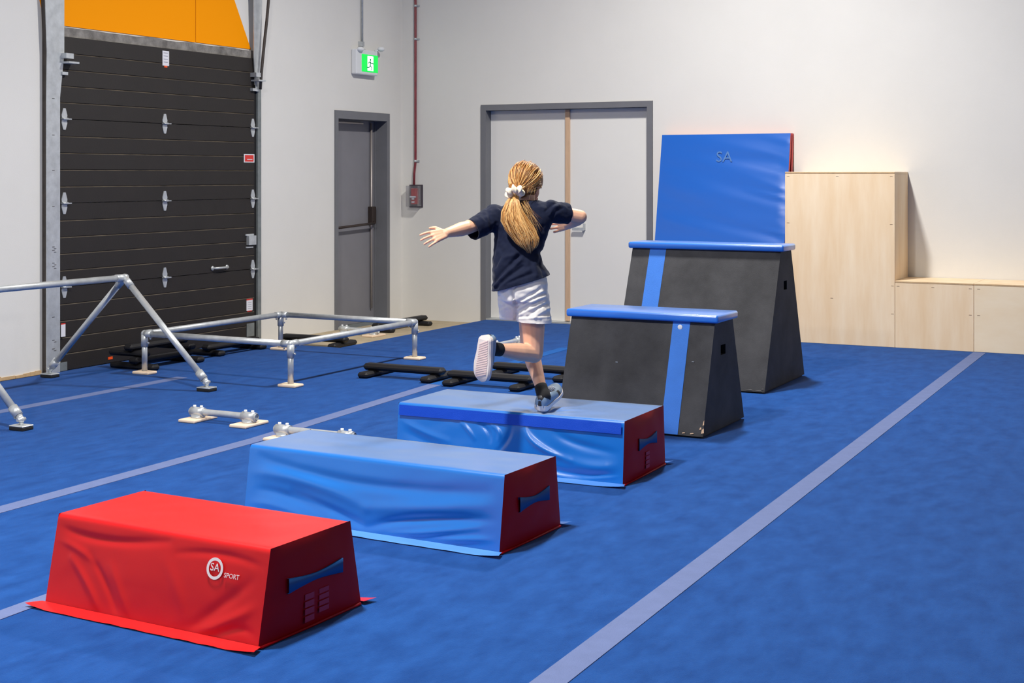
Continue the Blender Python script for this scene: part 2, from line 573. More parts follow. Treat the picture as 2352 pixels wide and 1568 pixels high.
cpts = [WX(x, y, XL + 0.10 + d) for x, y, d in ((619, -60, 0.05), (617, 0, 0.045), (613, 45, 0.035), (608, 90, 0.02), (604, 130, 0.01), (600, 172, 0.0), (598, 205, -0.02))]
tube(bm, [L1(p) for p in cpts], 0.014, 10)
obj('lift_cable_guide', bm, 'dark_metal', door1)
# header strip
hz0, hz1 = zj[4] - 0.01, WX(300, 82, XL).z
bm = NB()
ys = [WX(97, 70, XL).y + 0.0, WX(583, 120, XL).y]
n = 26
top = []
for k in range(n + 1):
    y = ys[0] + (ys[1] - ys[0]) * k / n
    top.append((y, hz1 + 0.012 * noise.noise(V(y * 4, 3, 0))))
poly = [L1((XL + 0.002, ys[0], hz0)), L1((XL + 0.002, ys[1], hz0))] + [L1((XL + 0.002, y, z)) for y, z in reversed(top)]
prism(bm, poly, (0.018, 0, 0))
obj('header_strip', bm, 'rough_concrete', door1)
# orange painted trapezoid above the door, two boards
orange = thing('orange_wall_panel', 'bright orange trapezoid panel above the overhead door', 'wall panel', (XL, 8.15, hz1 + 0.01))
OO = Vector(orange.location)
zb_ = hz1 + 0.012
y_seam = WX(448, 60, XL).y
yl0, yr0 = WX(103, 62, XL).y, WX(575, 120, XL).y
def slant(ybase, xt, yt, z):
    q = WX(xt, yt, XL)
    return ybase + (q.y - ybase) * (z - zb_) / (q.z - zb_)
ZO = 3.9
for (A, B) in (('l', 's'), ('s', 'r')):
    def ex(k, z):
        return {'l': slant(yl0, 90, 0, z), 's': y_seam, 'r': slant(yr0, 537, 0, z)}[k]
    g0 = 0.004 if A == 's' else 0
    g1 = -0.004 if B == 's' else 0
    poly = [V(XL + 0.001, ex(A, zb_) + g0, zb_), V(XL + 0.001, ex(B, zb_) + g1, zb_), V(XL + 0.001, ex(B, ZO) + g1, ZO), V(XL + 0.001, ex(A, ZO) + g0, ZO)]
    bm = NB()
    prism(bm, [p - OO for p in poly], (0.006, 0, 0))
    obj('board', bm, 'orange_paint', orange)

# ------------------------------------------------------------------ grey man door (door_2)
door2 = thing('door_2', 'grey steel exit door with panic bar in left wall', 'door', (XL, D2[0], ZC), kind='structure')
O2 = Vector(door2.location)
def L2(x, y, z):
    return V(x, y, z) - O2
fw = 0.055
bm = NB()
for (ya_, yb_, za_, zb2) in ((D2[0] + 0.001, D2[0] + fw, ZC, D2[3] - 0.001), (D2[1] - fw, D2[1] - 0.001, ZC, D2[3] - 0.001), (D2[0] + fw, D2[1] - fw, D2[3] - fw - 0.03, D2[3] - 0.001)):
    box(bm, L2(XL - 0.20, ya_, za_), L2(XL + 0.014, yb_, zb2))
# door stop inside the frame
box(bm, L2(XL - 0.2, D2[1] - fw - 0.02, ZC), L2(XL - 0.13, D2[1] - fw, D2[3] - fw))
obj('door_frame', bm, 'frame_grey', door2)
bm = NB()
box(bm, L2(XL - 0.19, D2[0] + fw + 0.003, ZC + 0.008), L2(XL - 0.145, D2[1] - fw - 0.022, D2[3] - fw - 0.034))
leaf = obj('door_leaf', bm, 'door_grey', door2)
XS = XL - 0.145
bm = NB()
yrod = D2[1] - fw - 0.10
tube(bm, [L2(XS + 0.02, yrod, 0.10), L2(XS + 0.02, yrod, D2[3] - fw - 0.05)], 0.012, 10)
obj('latch_rod', bm, 'rod', door2)
bm = NB()
box(bm, L2(XS, yrod - 0.04, 1.02), L2(XS + 0.06, yrod + 0.04, 1.20), 0.008)
obj('latch_case', bm, 'bronze', door2)
bm = NB()
tube(bm, [L2(XS, D2[0] + fw + 0.06, 0.99), L2(XS + 0.07, D2[0] + fw + 0.08, 0.99), L2(XS + 0.075, yrod - 0.02, 1.02), L2(XS + 0.02, yrod + 0.01, 1.05)], 0.014, 10)
obj('panic_bar', bm, 'bronze', door2)
bm = NB()
box(bm, L2(XS + 0.002, D2[0] + fw + 0.05, 2.085), L2(XS + 0.03, D2[0] + 0.72, 2.10))
obj('weather_strip', bm, 'rod', door2)
bm = NB()
box(bm, L2(XL - 0.19, D2[0] + fw, ZC), L2(XL + 0.05, D2[1] - fw, ZC + 0.006))
obj('threshold', bm, 'galvanized_dull', door2)

# ------------------------------------------------------------------ double door (door_3)
door3 = thing('door_3', 'wide white double door with grey frame in back wall', 'double door', (D3[0], YB, ZC), kind='structure')
O3 = Vector(door3.location)
def L3(x, y, z):
    return V(x, y, z) - O3
fw = 0.062
bm = NB()
for (xa, xb, za_, zb2) in ((D3[0] + 0.001, D3[0] + fw, ZC, D3[3] - 0.001), (D3[1] - fw, D3[1] - 0.001, ZC, D3[3] - 0.001), (D3[0] + fw, D3[1] - fw, D3[3] - fw, D3[3] - 0.001)):
    box(bm, L3(xa, YB - 0.014, za_), L3(xb, YB + 0.2, zb2))
obj('door_frame', bm, 'frame_grey', door3)
xm = WY(1305, 500, YB + 0.1).x
for (xa, xb) in ((D3[0] + fw + 0.003, xm - 0.003), (xm + 0.003, D3[1] - fw - 0.003)):
    bm = NB()
    box(bm, L3(xa, YB + 0.10, 0.006), L3(xb, YB + 0.145, D3[3] - fw - 0.004))
    obj('door_leaf', bm, 'leaf_white', door3)
bm = NB()
box(bm, L3(xm - 0.026, YB + 0.078, 0.012), L3(xm + 0.026, YB + 0.10, D3[3] - fw - 0.005), 0.003, 1)
obj('astragal_strip', bm, 'pine', door3)
bm = NB()
box(bm, L3(D3[0] + fw, YB - 0.01, ZC), L3(D3[1] - fw, YB + 0.16, 0.004))
obj('threshold', bm, 'galvanized', door3)
# bracket handle showing under the runner's elbow
bm = NB()
hx, hz_ = WY(1345, 520, YB + 0.1).x, WY(1345, 524, YB + 0.1).z
box(bm, L3(hx - 0.012, YB + 0.06, hz_ - 0.02), L3(hx, YB + 0.10, hz_ + 0.05))
box(bm, L3(hx - 0.13, YB + 0.045, hz_ - 0.022), L3(hx, YB + 0.062, hz_ + 0.006))
obj('door_pull', bm, 'galvanized', door3)

# ------------------------------------------------------------------ exit sign
es = thing('exit_sign', 'lit green running-man exit sign on the left wall above the grey door', 'exit sign', (XL, 12.78, 2.6))
OE = Vector(es.location)
c0, c1 = WX(819, 120, XL + 0.07), WX(868, 172, XL + 0.07)
yE0, yE1 = c0.y, c1.y
zE0, zE1 = WX(845, 172, XL + 0.07).z, WX(845, 115, XL + 0.07).z
bm = NB()
box(bm, V(XL + 0.001, yE0, zE0) - OE, V(XL + 0.07, yE1, zE1) - OE, 0.012)
obj('housing', bm, 'white_plastic', es)
gy0, gy1 = WX(831, 145, XL + 0.072).y, WX(868, 145, XL + 0.072).y
gz0, gz1 = WX(850, 166, XL + 0.072).z, WX(850, 126, XL + 0.072).z
bm = NB()
box(bm, V(XL + 0.0695, gy0, gz0) - OE, V(XL + 0.074, gy1, gz1) - OE, 0.002, 1)
fp = obj('sign_face', bm, 'exit_green', es)
gw, gh = gy1 - gy0, gz1 - gz0
def sp(u, v):
    return V(XL + 0.0741, gy0 + gw * u, gz0 + gh * v) - OE
bm = NB()
prism(bm, [sp(0.34, 0.08), sp(0.70, 0.08), sp(0.70, 0.92), sp(0.34, 0.92)], (0.001, 0, 0))
obj('doorway_symbol', bm, 'exit_white', fp)
bm = NB()
def stroke(pts, w):
    for (p, q) in zip(pts, pts[1:]):
        d = (V(0, q[0] - p[0], q[1] - p[1])).normalized()
        nn = V(0, -d.z, d.y) * w / 2
        P, Q = sp(*p) + V(0.0012, 0, 0), sp(*q) + V(0.0012, 0, 0)
        prism(bm, [P - nn, P + nn, Q + nn, Q - nn], (0.0006, 0, 0))
stroke([(0.50, 0.62), (0.56, 0.52), (0.70, 0.50)], 0.012)
stroke([(0.50, 0.60), (0.40, 0.54), (0.37, 0.46)], 0.010)
stroke([(0.52, 0.60), (0.50, 0.36)], 0.018)
stroke([(0.50, 0.36), (0.42, 0.26), (0.30, 0.26)], 0.012)
stroke([(0.51, 0.38), (0.60, 0.26), (0.58, 0.12)], 0.012)
ball(bm, sp(0.52, 0.72) + V(0.0012, 0, 0), 0.014, (0.05, 1, 1), 10)
obj('runner_symbol', bm, 'exit_dark', fp)
for (px, py) in ((828, 113), (875, 113)):
    p = WX(px, py, XL + 0.08)
    bm = NB()
    ball(bm, p - OE, 0.045, (0.8, 1.1, 0.6), 12)
    tube(bm, [p - OE, V(XL + 0.04, (p.y + 12.78) / 2, zE1) - OE], 0.012, 8)
    obj('lamp_head', bm, 'white_plastic', es)
bm = NB()
p = WX(832, 100, XL + 0.02)
tube(bm, [V(XL + 0.02, p.y, zE1 + 0.0) - OE, V(XL + 0.02, p.y, 7.9) - OE], 0.012, 8)
box(bm, V(XL + 0.001, p.y - 0.05, p.z - 0.03) - OE, V(XL + 0.03, p.y + 0.03, p.z + 0.02) - OE)
obj('conduit', bm, 'galvanized', es)

# ------------------------------------------------------------------ fire alarm pull station and conduit
fa = thing('fire_alarm_pull_station', 'red pull station under a clear cover on the back wall', 'fire alarm', (-8.14, YB, 1.3))
OF = Vector(fa.location)
q0, q1 = WY(934, 424, YB - 0.08), WY(972, 476, YB - 0.02)
x0, x1, z0, z1 = q0.x - 0.01, WY(972, 450, YB).x, WY(950, 476, YB).z, WY(950, 424, YB).z
bm = NB()
box(bm, V(x0, YB - 0.012, z0) - OF, V(x1, YB - 0.001, z1) - OF, 0.003, 1)
obj('back_plate', bm, 'smoke_plastic', fa)
bm = NB()
box(bm, V(x0 + 0.05, YB - 0.06, z0 + 0.035) - OF, V(x1 - 0.055, YB - 0.012, z1 - 0.04) - OF, 0.006)
body = obj('pull_body', bm, 'alarm_red', fa)
bm = NB()
xc = (x0 + x1) / 2
box(bm, V(xc - 0.045, YB - 0.072, z0 + 0.105) - OF, V(xc + 0.03, YB - 0.060, z0 + 0.125) - OF, 0.004)
box(bm, V(xc - 0.02, YB - 0.070, z0 + 0.085) - OF, V(xc + 0.01, YB - 0.060, z0 + 0.105) - OF, 0.003)
box(bm, V(xc - 0.025, YB - 0.065, z0 + 0.05) - OF, V(xc + 0.012, YB - 0.060, z0 + 0.068) - OF, 0.002)
obj('pull_handle', bm, 'sticker_white', body)
bm = NB()
# clear cover: five thin walls
xa, xb, ya_, yb_ = x0 + 0.012, x1 - 0.012, YB - 0.10, YB - 0.012
za, zb = z0 + 0.012, z1 - 0.012
t_ = 0.004
box(bm, V(xa, ya_, za) - OF, V(xb, ya_ + t_, zb) - OF)
box(bm, V(xa, ya_ + t_, za) - OF, V(xa + t_, yb_, zb) - OF)
box(bm, V(xb - t_, ya_ + t_, za) - OF, V(xb, yb_, zb) - OF)
box(bm, V(xa + t_, ya_ + t_, za) - OF, V(xb - t_, yb_, za + t_) - OF)
box(bm, V(xa + t_, ya_ + t_, zb - t_) - OF, V(xb - t_, yb_, zb) - OF)
obj('clear_cover', bm, 'clear_plastic', fa)
cd = thing('red_conduit', 'thin red conduit running up the back wall above the pull station', 'conduit', (-8.12, YB, 1.43))
OC = Vector(cd.location)
xt = WY(954, 200, YB - 0.02).x
xbm = WY(951, 410, YB - 0.02).x
bm = NB()
tube(bm, [V(xbm, YB - 0.02, z1 + 0.001) - OC, V(xbm + 0.002, YB - 0.02, z1 + 0.12) - OC, V(xt, YB - 0.018, z1 + 0.25) - OC, V(xt, YB - 0.018, 7.9) - OC], 0.013, 10)
obj('pipe', bm, 'conduit_red', cd)
for py in (14, 90, 370):
    p = WY(954, py, YB)
    bm = NB()
    tube(bm, [V(xt, YB - 0.018, p.z - 0.012) - OC, V(xt, YB - 0.018, p.z + 0.012) - OC], 0.0165, 10)
    box(bm, V(xt, YB - 0.008, p.z - 0.01) - OC, V(xt + 0.045, YB - 0.001, p.z + 0.01) - OC)
    obj('strap', bm, 'galvanized', cd)

# ------------------------------------------------------------------ soft trapezoid blocks
def sheet(bm, nu, nv, fn, mi=0, smooth=True):
    g = [[bm.verts.new(fn(i / nu, j / nv)) for j in range(nv + 1)] for i in range(nu + 1)]
    for i in range(nu):
        for j in range(nv):
            f = bm.faces.new((g[i][j], g[i + 1][j], g[i + 1][j + 1], g[i][j + 1]))
            f.smooth = smooth
            f.material_index = mi
    return bm
CREASES = {
    'red': [((0.02, 0.86), (0.25, 0.80), (0.55, 0.90), 0.035, -0.9), ((0.02, 0.72), (0.12, 0.66), (0.22, 0.55), 0.03, 0.6),
            ((0.10, 0.55), (0.20, 0.30), (0.28, 0.02), 0.035, 0.9), ((0.19, 0.62), (0.29, 0.34), (0.36, 0.04), 0.03, -0.8), ((0.30, 0.55), (0.36, 0.3), (0.42, 0.05), 0.04, 0.6),
            ((0.98, 0.80), (0.80, 0.86), (0.6, 0.80), 0.03, -0.6), ((0.93, 0.62), (0.82, 0.35), (0.70, 0.08), 0.05, -0.7), ((0.97, 0.40), (0.86, 0.22), (0.72, 0.02), 0.045, 0.9),
            ((0.55, 0.7), (0.62, 0.45), (0.66, 0.2), 0.06, 0.5), ((0.98, 0.12), (0.9, 0.16), (0.8, 0.03), 0.03, -0.7)],
    'sag': [((0.0, 0.62), (0.25, 0.60), (0.50, 0.36), 0.07, 1.1), ((0.50, 0.36), (0.72, 0.46), (1.0, 0.62), 0.07, 1.0), ((0.05, 0.84), (0.45, 0.66), (0.95, 0.76), 0.06, -0.9),
            ((0.20, 0.42), (0.40, 0.22), (0.50, 0.10), 0.05, -1.0), ((0.52, 0.12), (0.70, 0.30), (0.98, 0.42), 0.045, -1.1), ((0.60, 0.06), (0.75, 0.16), (0.92, 0.30), 0.03, 0.8),
            ((0.74, 0.03), (0.86, 0.12), (0.98, 0.18), 0.03, 0.8), ((0.05, 0.40), (0.18, 0.36), (0.34, 0.18), 0.05, -0.7), ((0.02, 0.2), (0.15, 0.2), (0.3, 0.06), 0.05, 0.6)],
    'drape': [((0.58, 0.78), (0.64, 0.52), (0.78, 0.32), 0.04, 1.3), ((0.78, 0.32), (0.88, 0.26), (1.0, 0.34), 0.07, 1.2), ((0.30, 0.76), (0.33, 0.66), (0.36, 0.52), 0.025, 0.9),
              ((0.38, 0.76), (0.42, 0.66), (0.43, 0.50), 0.025, -0.8), ((0.44, 0.76), (0.47, 0.66), (0.47, 0.54), 0.022, 0.9), ((0.52, 0.76), (0.50, 0.52), (0.44, 0.26), 0.03, -0.8),
              ((0.72, 0.72), (0.82, 0.58), (0.98, 0.50), 0.05, -0.9), ((0.62, 0.30), (0.76, 0.12), (0.98, 0.16), 0.045, -1.2), ((0.84, 0.06), (0.92, 0.10), (1.0, 0.16), 0.02, 0.8),
              ((0.02, 0.7), (0.12, 0.56), (0.24, 0.44), 0.04, 0.7), ((0.04, 0.52), (0.16, 0.36), (0.3, 0.22), 0.05, -0.6), ((0.55, 0.1), (0.7, 0.06), (0.8, 0.02), 0.03, 0.6)],
}
ASPECT = {'red': 3.1, 'sag': 4.2, 'drape': 4.0}
_cl = {}
def crease_line(kind, a, m, b):
    k = (kind, a, m, b)
    if k not in _cl:
        asp = ASPECT[kind]
        A, B = V(a[0] * asp, a[1], 0), V(b[0] * asp, b[1], 0)
        K = V((2 * m[0] - (a[0] + b[0]) / 2) * asp, 2 * m[1] - (a[1] + b[1]) / 2, 0)
        _cl[k] = [(1 - t) ** 2 * A + 2 * t * (1 - t) * K + t * t * B for t in [i / 12 for i in range(13)]]
    return _cl[k]
def fold(u, v, seed, kind):
    """wrinkle height of a soft cover, 0..1 coords; named kinds follow drawn creases"""
    e = min(1, u * 14) * min(1, (1 - u) * 14) * min(1, v * 9) * min(1, (1 - v) * 9)
    if kind in CREASES:
        asp = ASPECT[kind]
        h = 0.18 * noise.noise(V(u * 4 + seed, v * 2.5, seed)) + 0.12 * noise.noise(V(u * 11, v * 5, seed))
        p = V(u * asp, v, 0)
        for (a, m, b, w, amp) in CREASES[kind]:
            best, tb = 9.0, 0.0
            pl_ = crease_line(kind, a, m, b)
            for k in range(12):
                q0, q1 = pl_[k], pl_[k + 1]
                dv = q1 - q0
                f_ = max(0.0, min(1.0, (p - q0).dot(dv) / dv.length_squared))
                d = (p - q0 - dv * f_).length
                if d < best:
                    best, tb = d, (k + f_) / 12
            h += amp * math.exp(-(best / (w * 1.25)) ** 2) * (0.35 + 0.65 * math.sin(math.pi * tb))
    else:
        h = 0.7 * noise.noise(V(u * 3.5 + seed, v * 2.5, seed)) + 0.3 * noise.noise(V(u * 9, v * 5, seed))
    return h * e
def soft_block(name, label, ctr, rot, L, Db, Dt, H, kind, seed, main, end, flap, dent=None, band=False, ampl=0.009, strap=(0.12, 0.03)):
    t = thing(name, label, 'foam block', (ctr[0], ctr[1], 0.001), rot, 'soft trapezoid vault blocks')
    hl = L / 2
    prof = [(-Db / 2, 0.0), (-Dt / 2, H), (Dt / 2, H), (Db / 2, 0.0)]
    def seg_pt(i, v):
        a, b = Vector(prof[i]), Vector(prof[i + 1])
        return a.lerp(b, v), (b - a).normalized()
    # cover: three sheets (front, top, back) as one mesh, rounded by a bevelled profile
    path = []
    r = 0.014
    for i in range(3):
        a, b = Vector(prof[i]), Vector(prof[i + 1])
        d = (b - a)
        nn = 44 if i == 0 else 22
        s0 = r / d.length if i > 0 else 0
        s1 = 1 - r / d.length if i < 2 else 1
        for k in range(nn + 1):
            vv = s0 + (s1 - s0) * k / nn
            path.append((a.lerp(b, vv), Vector((-d.y, d.x)).normalized(), i, vv))
        if i < 2:   # corner mid point
            c = Vector(prof[i + 1])
            dn = Vector(prof[i + 2]) - c
            q = (c - d.normalized() * r + c + dn.normalized() * r) / 2
            path.append((c.lerp(q, 0.45), Vector((0, 1)), -1, 0))
    NU = 170
    bm = NB()
    rows = []
    for i in range(NU + 1):
        u = i / NU
        row = []
        for (p, nrm, si, vv) in path:
            x = -hl + L * u
            off = 0.0
            if si >= 0:
                if si == 0:
                    off = ampl * fold(u, vv, seed, kind) + 0.006 * math.sin(math.pi * u) * math.sin(math.pi * vv)
                elif si == 1:
                    off = ampl * 0.55 * fold(u, vv, seed + 20, 'top')
                    if dent:
                        dx, dy = x - dent[0], p.x - dent[1]
                        rr = math.hypot(dx, dy * 1.3)
                        ang = math.atan2(dy, dx)
                        off -= 0.020 * math.exp(-(rr / 0.055) ** 2) + 0.006 * math.exp(-(rr / 0.16) ** 2) * (1 + 0.7 * math.sin(ang * 9))
                else:
                    off = ampl * 0.5 * fold(u, vv, seed + 40, 'top')
            row.append(bm.verts.new((x, p.x + nrm.x * off, p.y + nrm.y * off)))
        rows.append(row)
    for i in range(NU):
        for j in range(len(path) - 1):
            f = bm.faces.new((rows[i][j], rows[i + 1][j], rows[i + 1][j + 1], rows[i][j + 1]))
            f.smooth = True
    obj('cover', bm, main, t)
    # ends: puffed panels
    for s in (-1, 1):
        bm = NB()
        def fe(u, v):
            hw = (Db / 2) * (1 - v) + (Dt / 2) * v
            y = -hw + 2 * hw * u
            bul = 0.016 * math.sin(math.pi * u) ** 0.6 * math.sin(math.pi * min(1, v)) ** 0.6 if 0 < u < 1 and 0 < v < 1 else 0
            bul += 0.004 * noise.noise(V(u * 4, v * 4, seed + s)) * min(1, u * 8, (1 - u) * 8, v * 8, (1 - v) * 8)
            return V(s * (hl + bul), y, H * v)
        sheet(bm, 20, 14, fe)
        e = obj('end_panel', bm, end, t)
        # bow-tie carrying strap
        bm = NB()
        pts = []
        W, hh, nk = strap[0], strap[1], strap[1] * 0.45
        zc = H * 0.56
        out = [(-W, -hh), (-W * 0.25, -nk), (W * 0.25, -nk), (W, -hh), (W, hh), (W * 0.25, nk), (-W * 0.25, nk), (-W, hh)]
        a = bmesh.new()
        def strap_pt(y, z):
            vv__ = (zc + z) / H
            hw = (Db / 2) * (1 - vv__) + (Dt / 2) * vv__
            uu = (y + hw) / (2 * hw)
            return V(s * (hl + 0.0205 + 0.002 * math.cos(y / W * math.pi / 2)), y, zc + z)
        N = 12
        gg = []
        for k in range(N + 1):
            y = -W + 2 * W * k / N
            w_ = nk + (hh - nk) * (abs(y) / W) ** 1.5
            gg.append([strap_pt(y, -w_), strap_pt(y, 0), strap_pt(y, w_)])
        vv_ = [[bm.verts.new(p) for p in g] for g in gg]
        ww_ = [[bm.verts.new(p - V(s * 0.010, 0, 0)) for p in g] for g in gg]
        for k in range(N):
            for j in range(2):
                bm.faces.new((vv_[k][j], vv_[k + 1][j], vv_[k + 1][j + 1], vv_[k][j + 1])).smooth = True
                bm.faces.new((ww_[k][j], ww_[k + 1][j], ww_[k + 1][j + 1], ww_[k][j + 1]))
            bm.faces.new((vv_[k][0], vv_[k + 1][0], ww_[k + 1][0], ww_[k][0]))
            bm.faces.new((vv_[k][2], vv_[k + 1][2], ww_[k + 1][2], ww_[k][2]))
        a.free()
        obj('carry_strap', bm, 'strap_blue', e)
        # bottom piping of the end
        bm = NB()
        tube(bm, [(s * (hl + 0.004), -Db / 2 + 0.01, 0.006), (s * (hl + 0.008), 0, 0.006), (s * (hl + 0.004), Db / 2 - 0.01, 0.006)], 0.005, 8)
        obj('piping', bm, end, e)
    # skirt flaps front and back
    for s in (-1, 1):
        bm = NB()
        def ff(u, v):
            x = -hl - 0.012 + (L + 0.024) * u
            y = s * (Db / 2 + v * 0.055)
            z = 0.010 * (1 - v) + 0.003 + 0.005 * abs(noise.noise(V(u * 9, v * 3, seed + s))) * v + (0.012 * v * max(0, (abs(u - 0.5) - 0.44) / 0.06))
            return V(x + (0.018 * v if u > 0.97 else (-0.03 * v if u < 0.03 else 0)), y, z)
        sheet(bm, 40, 5, ff)
        obj('skirt_flap', bm, flap, t)
    if band:
        bm = NB()
        def fb(u, v):
            a, b = Vector(prof[0]), Vector(prof[1])
            q = a.lerp(b, 0.80 + 0.17 * v)
            nrm = Vector((-(b - a).y, (b - a).x)).normalized()
            o_ = 0.012 + 0.002 * noise.noise(V(u * 20, v * 2, 1))
            return V(-hl + 0.012 + (L - 0.024) * u, q.x + nrm.x * o_, q.y + nrm.y * o_)
        sheet(bm, 60, 3, fb)
        obj('fastening_band', bm, 'velcro_blue', t)
    return t
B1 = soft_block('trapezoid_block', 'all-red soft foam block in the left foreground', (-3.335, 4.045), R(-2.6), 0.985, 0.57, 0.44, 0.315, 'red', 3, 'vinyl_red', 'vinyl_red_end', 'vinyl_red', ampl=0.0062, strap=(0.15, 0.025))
B2 = soft_block('trapezoid_block', 'blue soft block with red ends between the red block and the runner', (-3.352, 5.415), R(-2.2), 1.335, 0.54, 0.45, 0.318, 'sag', 11, 'vinyl_blue', 'vinyl_red_end', 'vinyl_blue_flap', ampl=0.0092, strap=(0.13, 0.031))
# runner position: depth plane of the landing foot
D0 = 7.41
def GP(x, y, w=0.0):
    return ray(x, y) * (D0 + w) + V(0, 0, CAMH)
footp = GP(1252, 940, 0.02)
b3c, b3r = V(-3.40, 6.815, 0), R(0.6)
lp = Matrix.Rotation(-b3r, 3, 'Z') @ (footp - b3c)
B3 = soft_block('trapezoid_block', 'blue soft block with red ends under the running girl', b3c[:2], b3r, 1.31, 0.60, 0.55, 0.32, 'drape', 23, 'vinyl_blue', 'vinyl_red_end', 'vinyl_blue_flap', dent=(lp.x, lp.y), band=True, ampl=0.010, strap=(0.125, 0.031))
# logo on the red block: ring with letters and a word bar
def front_place(t, bm_, u, z, Db, Dt, H, rise=0.016):
    """matrix that lays XY-plane artwork on the front face"""
    ang = math.atan2(H, (Db - Dt) / 2)
    y = -Db / 2 + (Db - Dt) / 2 * z / H
    nrm = V(0, -math.sin(ang), math.cos(ang))
    return Matrix.Translation(V(u, y, z) + nrm * rise) @ Matrix.Rotation(ang, 4, 'X')
lg = NB()
for (r0, r1) in ((0.026, 0.036),):
    n = 32
    for k in range(n):
        a0, a1 = 2 * math.pi * k / n, 2 * math.pi * (k + 1) / n
        lg.faces.new([lg.verts.new((r * math.cos(a), r * math.sin(a), 0)) for r, a in ((r0, a0), (r1, a0), (r1, a1), (r0, a1))])
bmesh.ops.remove_doubles(lg, verts=lg.verts[:], dist=1e-5)
tm = text_mesh('SA', 0.036)
merge(lg, tm, 0, Matrix.Translation((0, 0.003, 0)))
tm = text_mesh('SPORT', 0.022)
merge(lg, tm, 0, Matrix.Translation((0.076, -0.016, 0)) @ Matrix.Shear('XY', 4, (0.2, 0)))
bmesh.ops.transform(lg, matrix=front_place(B1, None, 0.275, 0.225, 0.57, 0.44, 0.315, 0.0085), verts=lg.verts[:])
obj('printed_logo', lg, 'logo_white', B1)
# faded print below the straps
for (B, hl, cols) in ((B1, 0.985 / 2, ((-0.035, 0.05, 0.10), (0.045, 0.055, 0.085))), (B3, 1.31 / 2, ((0.0, 0.05, 0.09),))):
    bm = NB()
    for (yc_, w_, h_) in cols:
        for k in range(4):
            z = 0.125 - k * h_ / 4
            box(bm, (hl + 0.0155, yc_ - w_ / 2, z - h_ / 4 + 0.005), (hl + 0.0175, yc_ + w_ / 2, z))
    obj('faded_print', bm, 'faded_print', B)

# ------------------------------------------------------------------ plyo vault boxes
def vault(label, x0, x1, yb0, yb1, yt0, yt1, H, stripe, hole, seed):
    t = thing('vault_box', label, 'vault box', ((x0 + x1) / 2, (yb0 + yb1) / 2, 0.0), 0, 'carpet-covered vault boxes')
    O = Vector(t.location)
    base = 0.012
    def P(x, y, z):
        return V(x, y, z) - O
    def yf(z):
        return yb0 + (yt0 - yb0) * z / H
    def yk(z):
        return yb1 + (yt1 - yb1) * z / H
    bm = NB()
    # front and back sheets
    for fn in (yf, yk):
        def fs(u, v):
            z = base + (H - base) * v
            off = 0.0025 * noise.noise(V(u * 6, v * 6, seed))
            return P(x0 + (x1 - x0) * u, fn(z) - off, z)
        sheet(bm, 24, 18, fs, smooth=True)
    # top, bottom
    bm.faces.new([bm.verts.new(P(*q)) for q in ((x0, yt0, H), (x1, yt0, H), (x1, yt1, H), (x0, yt1, H))])
    bm.faces.new([bm.verts.new(P(*q)) for q in ((x0, yb0, base), (x1, yb0, base), (x1, yb1, base), (x0, yb1, base))])
    # ends with a rectangular hand hole
    hy0, hy1, hz0, hz1 = hole
    for x in (x0, x1):
        zs = [base, hz0, hz1, H]
        for (za, zb) in zip(zs, zs[1:]):
            cuts = [(yf, yk)] if not (za == hz0) else [(yf, lambda z: hy0), (lambda z: hy1, yk)]
            for fa_, fb_ in cuts:
                bm.faces.new([bm.verts.new(P(x, f(z), z)) for f, z in ((fa_, za), (fb_, za), (fb_, zb), (fa_, zb))])
        s = -1 if x == x1 else 1
        d = 0.03 * s
        ring = [(hy0, hz0), (hy1, hz0), (hy1, hz1), (hy0, hz1)]
        for (a, b) in zip(ring, ring[1:] + ring[:1]):
            f = bm.faces.new([bm.verts.new(P(*q)) for q in ((x, *a), (x, *b), (x + d, *b), (x + d, *a))])
            f.material_index = 1
        f = bm.faces.new([bm.verts.new(P(x + d * 3, *q)) for q in ring])
        f.material_index = 1
    bmesh.ops.remove_doubles(bm, verts=bm.verts[:], dist=1e-5)
    body = obj('body', bm, ['vault_cover', 'vault_hole'], t)
    # runner plate under the body
    bm = NB()
    box(bm, P(x0 + 0.015, yb0 + 0.02, 0), P(x1 - 0.015, yb1 - 0.02, base))
    obj('base_runner', bm, 'rubber', t)
    # stripe front and back
    for fn, s in ((yf, -1), (yk, 1)):
        bm = NB()
        prism(bm, [P(stripe[0], fn(base) + s * 0.001, base + 0.002), P(stripe[1], fn(base) + s * 0.001, base + 0.002), P(stripe[1], fn(H) + s * 0.001, H - 0.002), P(stripe[0], fn(H) + s * 0.001, H - 0.002)], (0, s * 0.003, 0))
        obj('stripe', bm, 'vault_stripe', t)
    # padded top
    bm = NB()
    box(bm, P(x0 - 0.028, yt0 - 0.028, H), P(x1 + 0.028, yt1 + 0.028, H + 0.048), 0.014, 3)
    for f in bm.faces:
        f.smooth = True
    pd = obj('top_pad', bm, 'vault_pad', t)
    return t, yf, O
VA, yfA, OA = vault('low black vault box with blue padded top and one blue stripe', -3.765, -2.82, 7.91, 8.69, 8.13, 8.46, 0.658,
                    (-3.085, -2.975), (8.235, 8.325, 0.455, 0.515), 5)
VB, yfB, OB = vault('tall black vault box with blue padded top behind the low one', -4.175, -3.01, 9.73, 10.76, 10.13, 10.395, 0.985,
                    (-4.03, -3.90), (10.205, 10.285, 0.70, 0.765), 8)
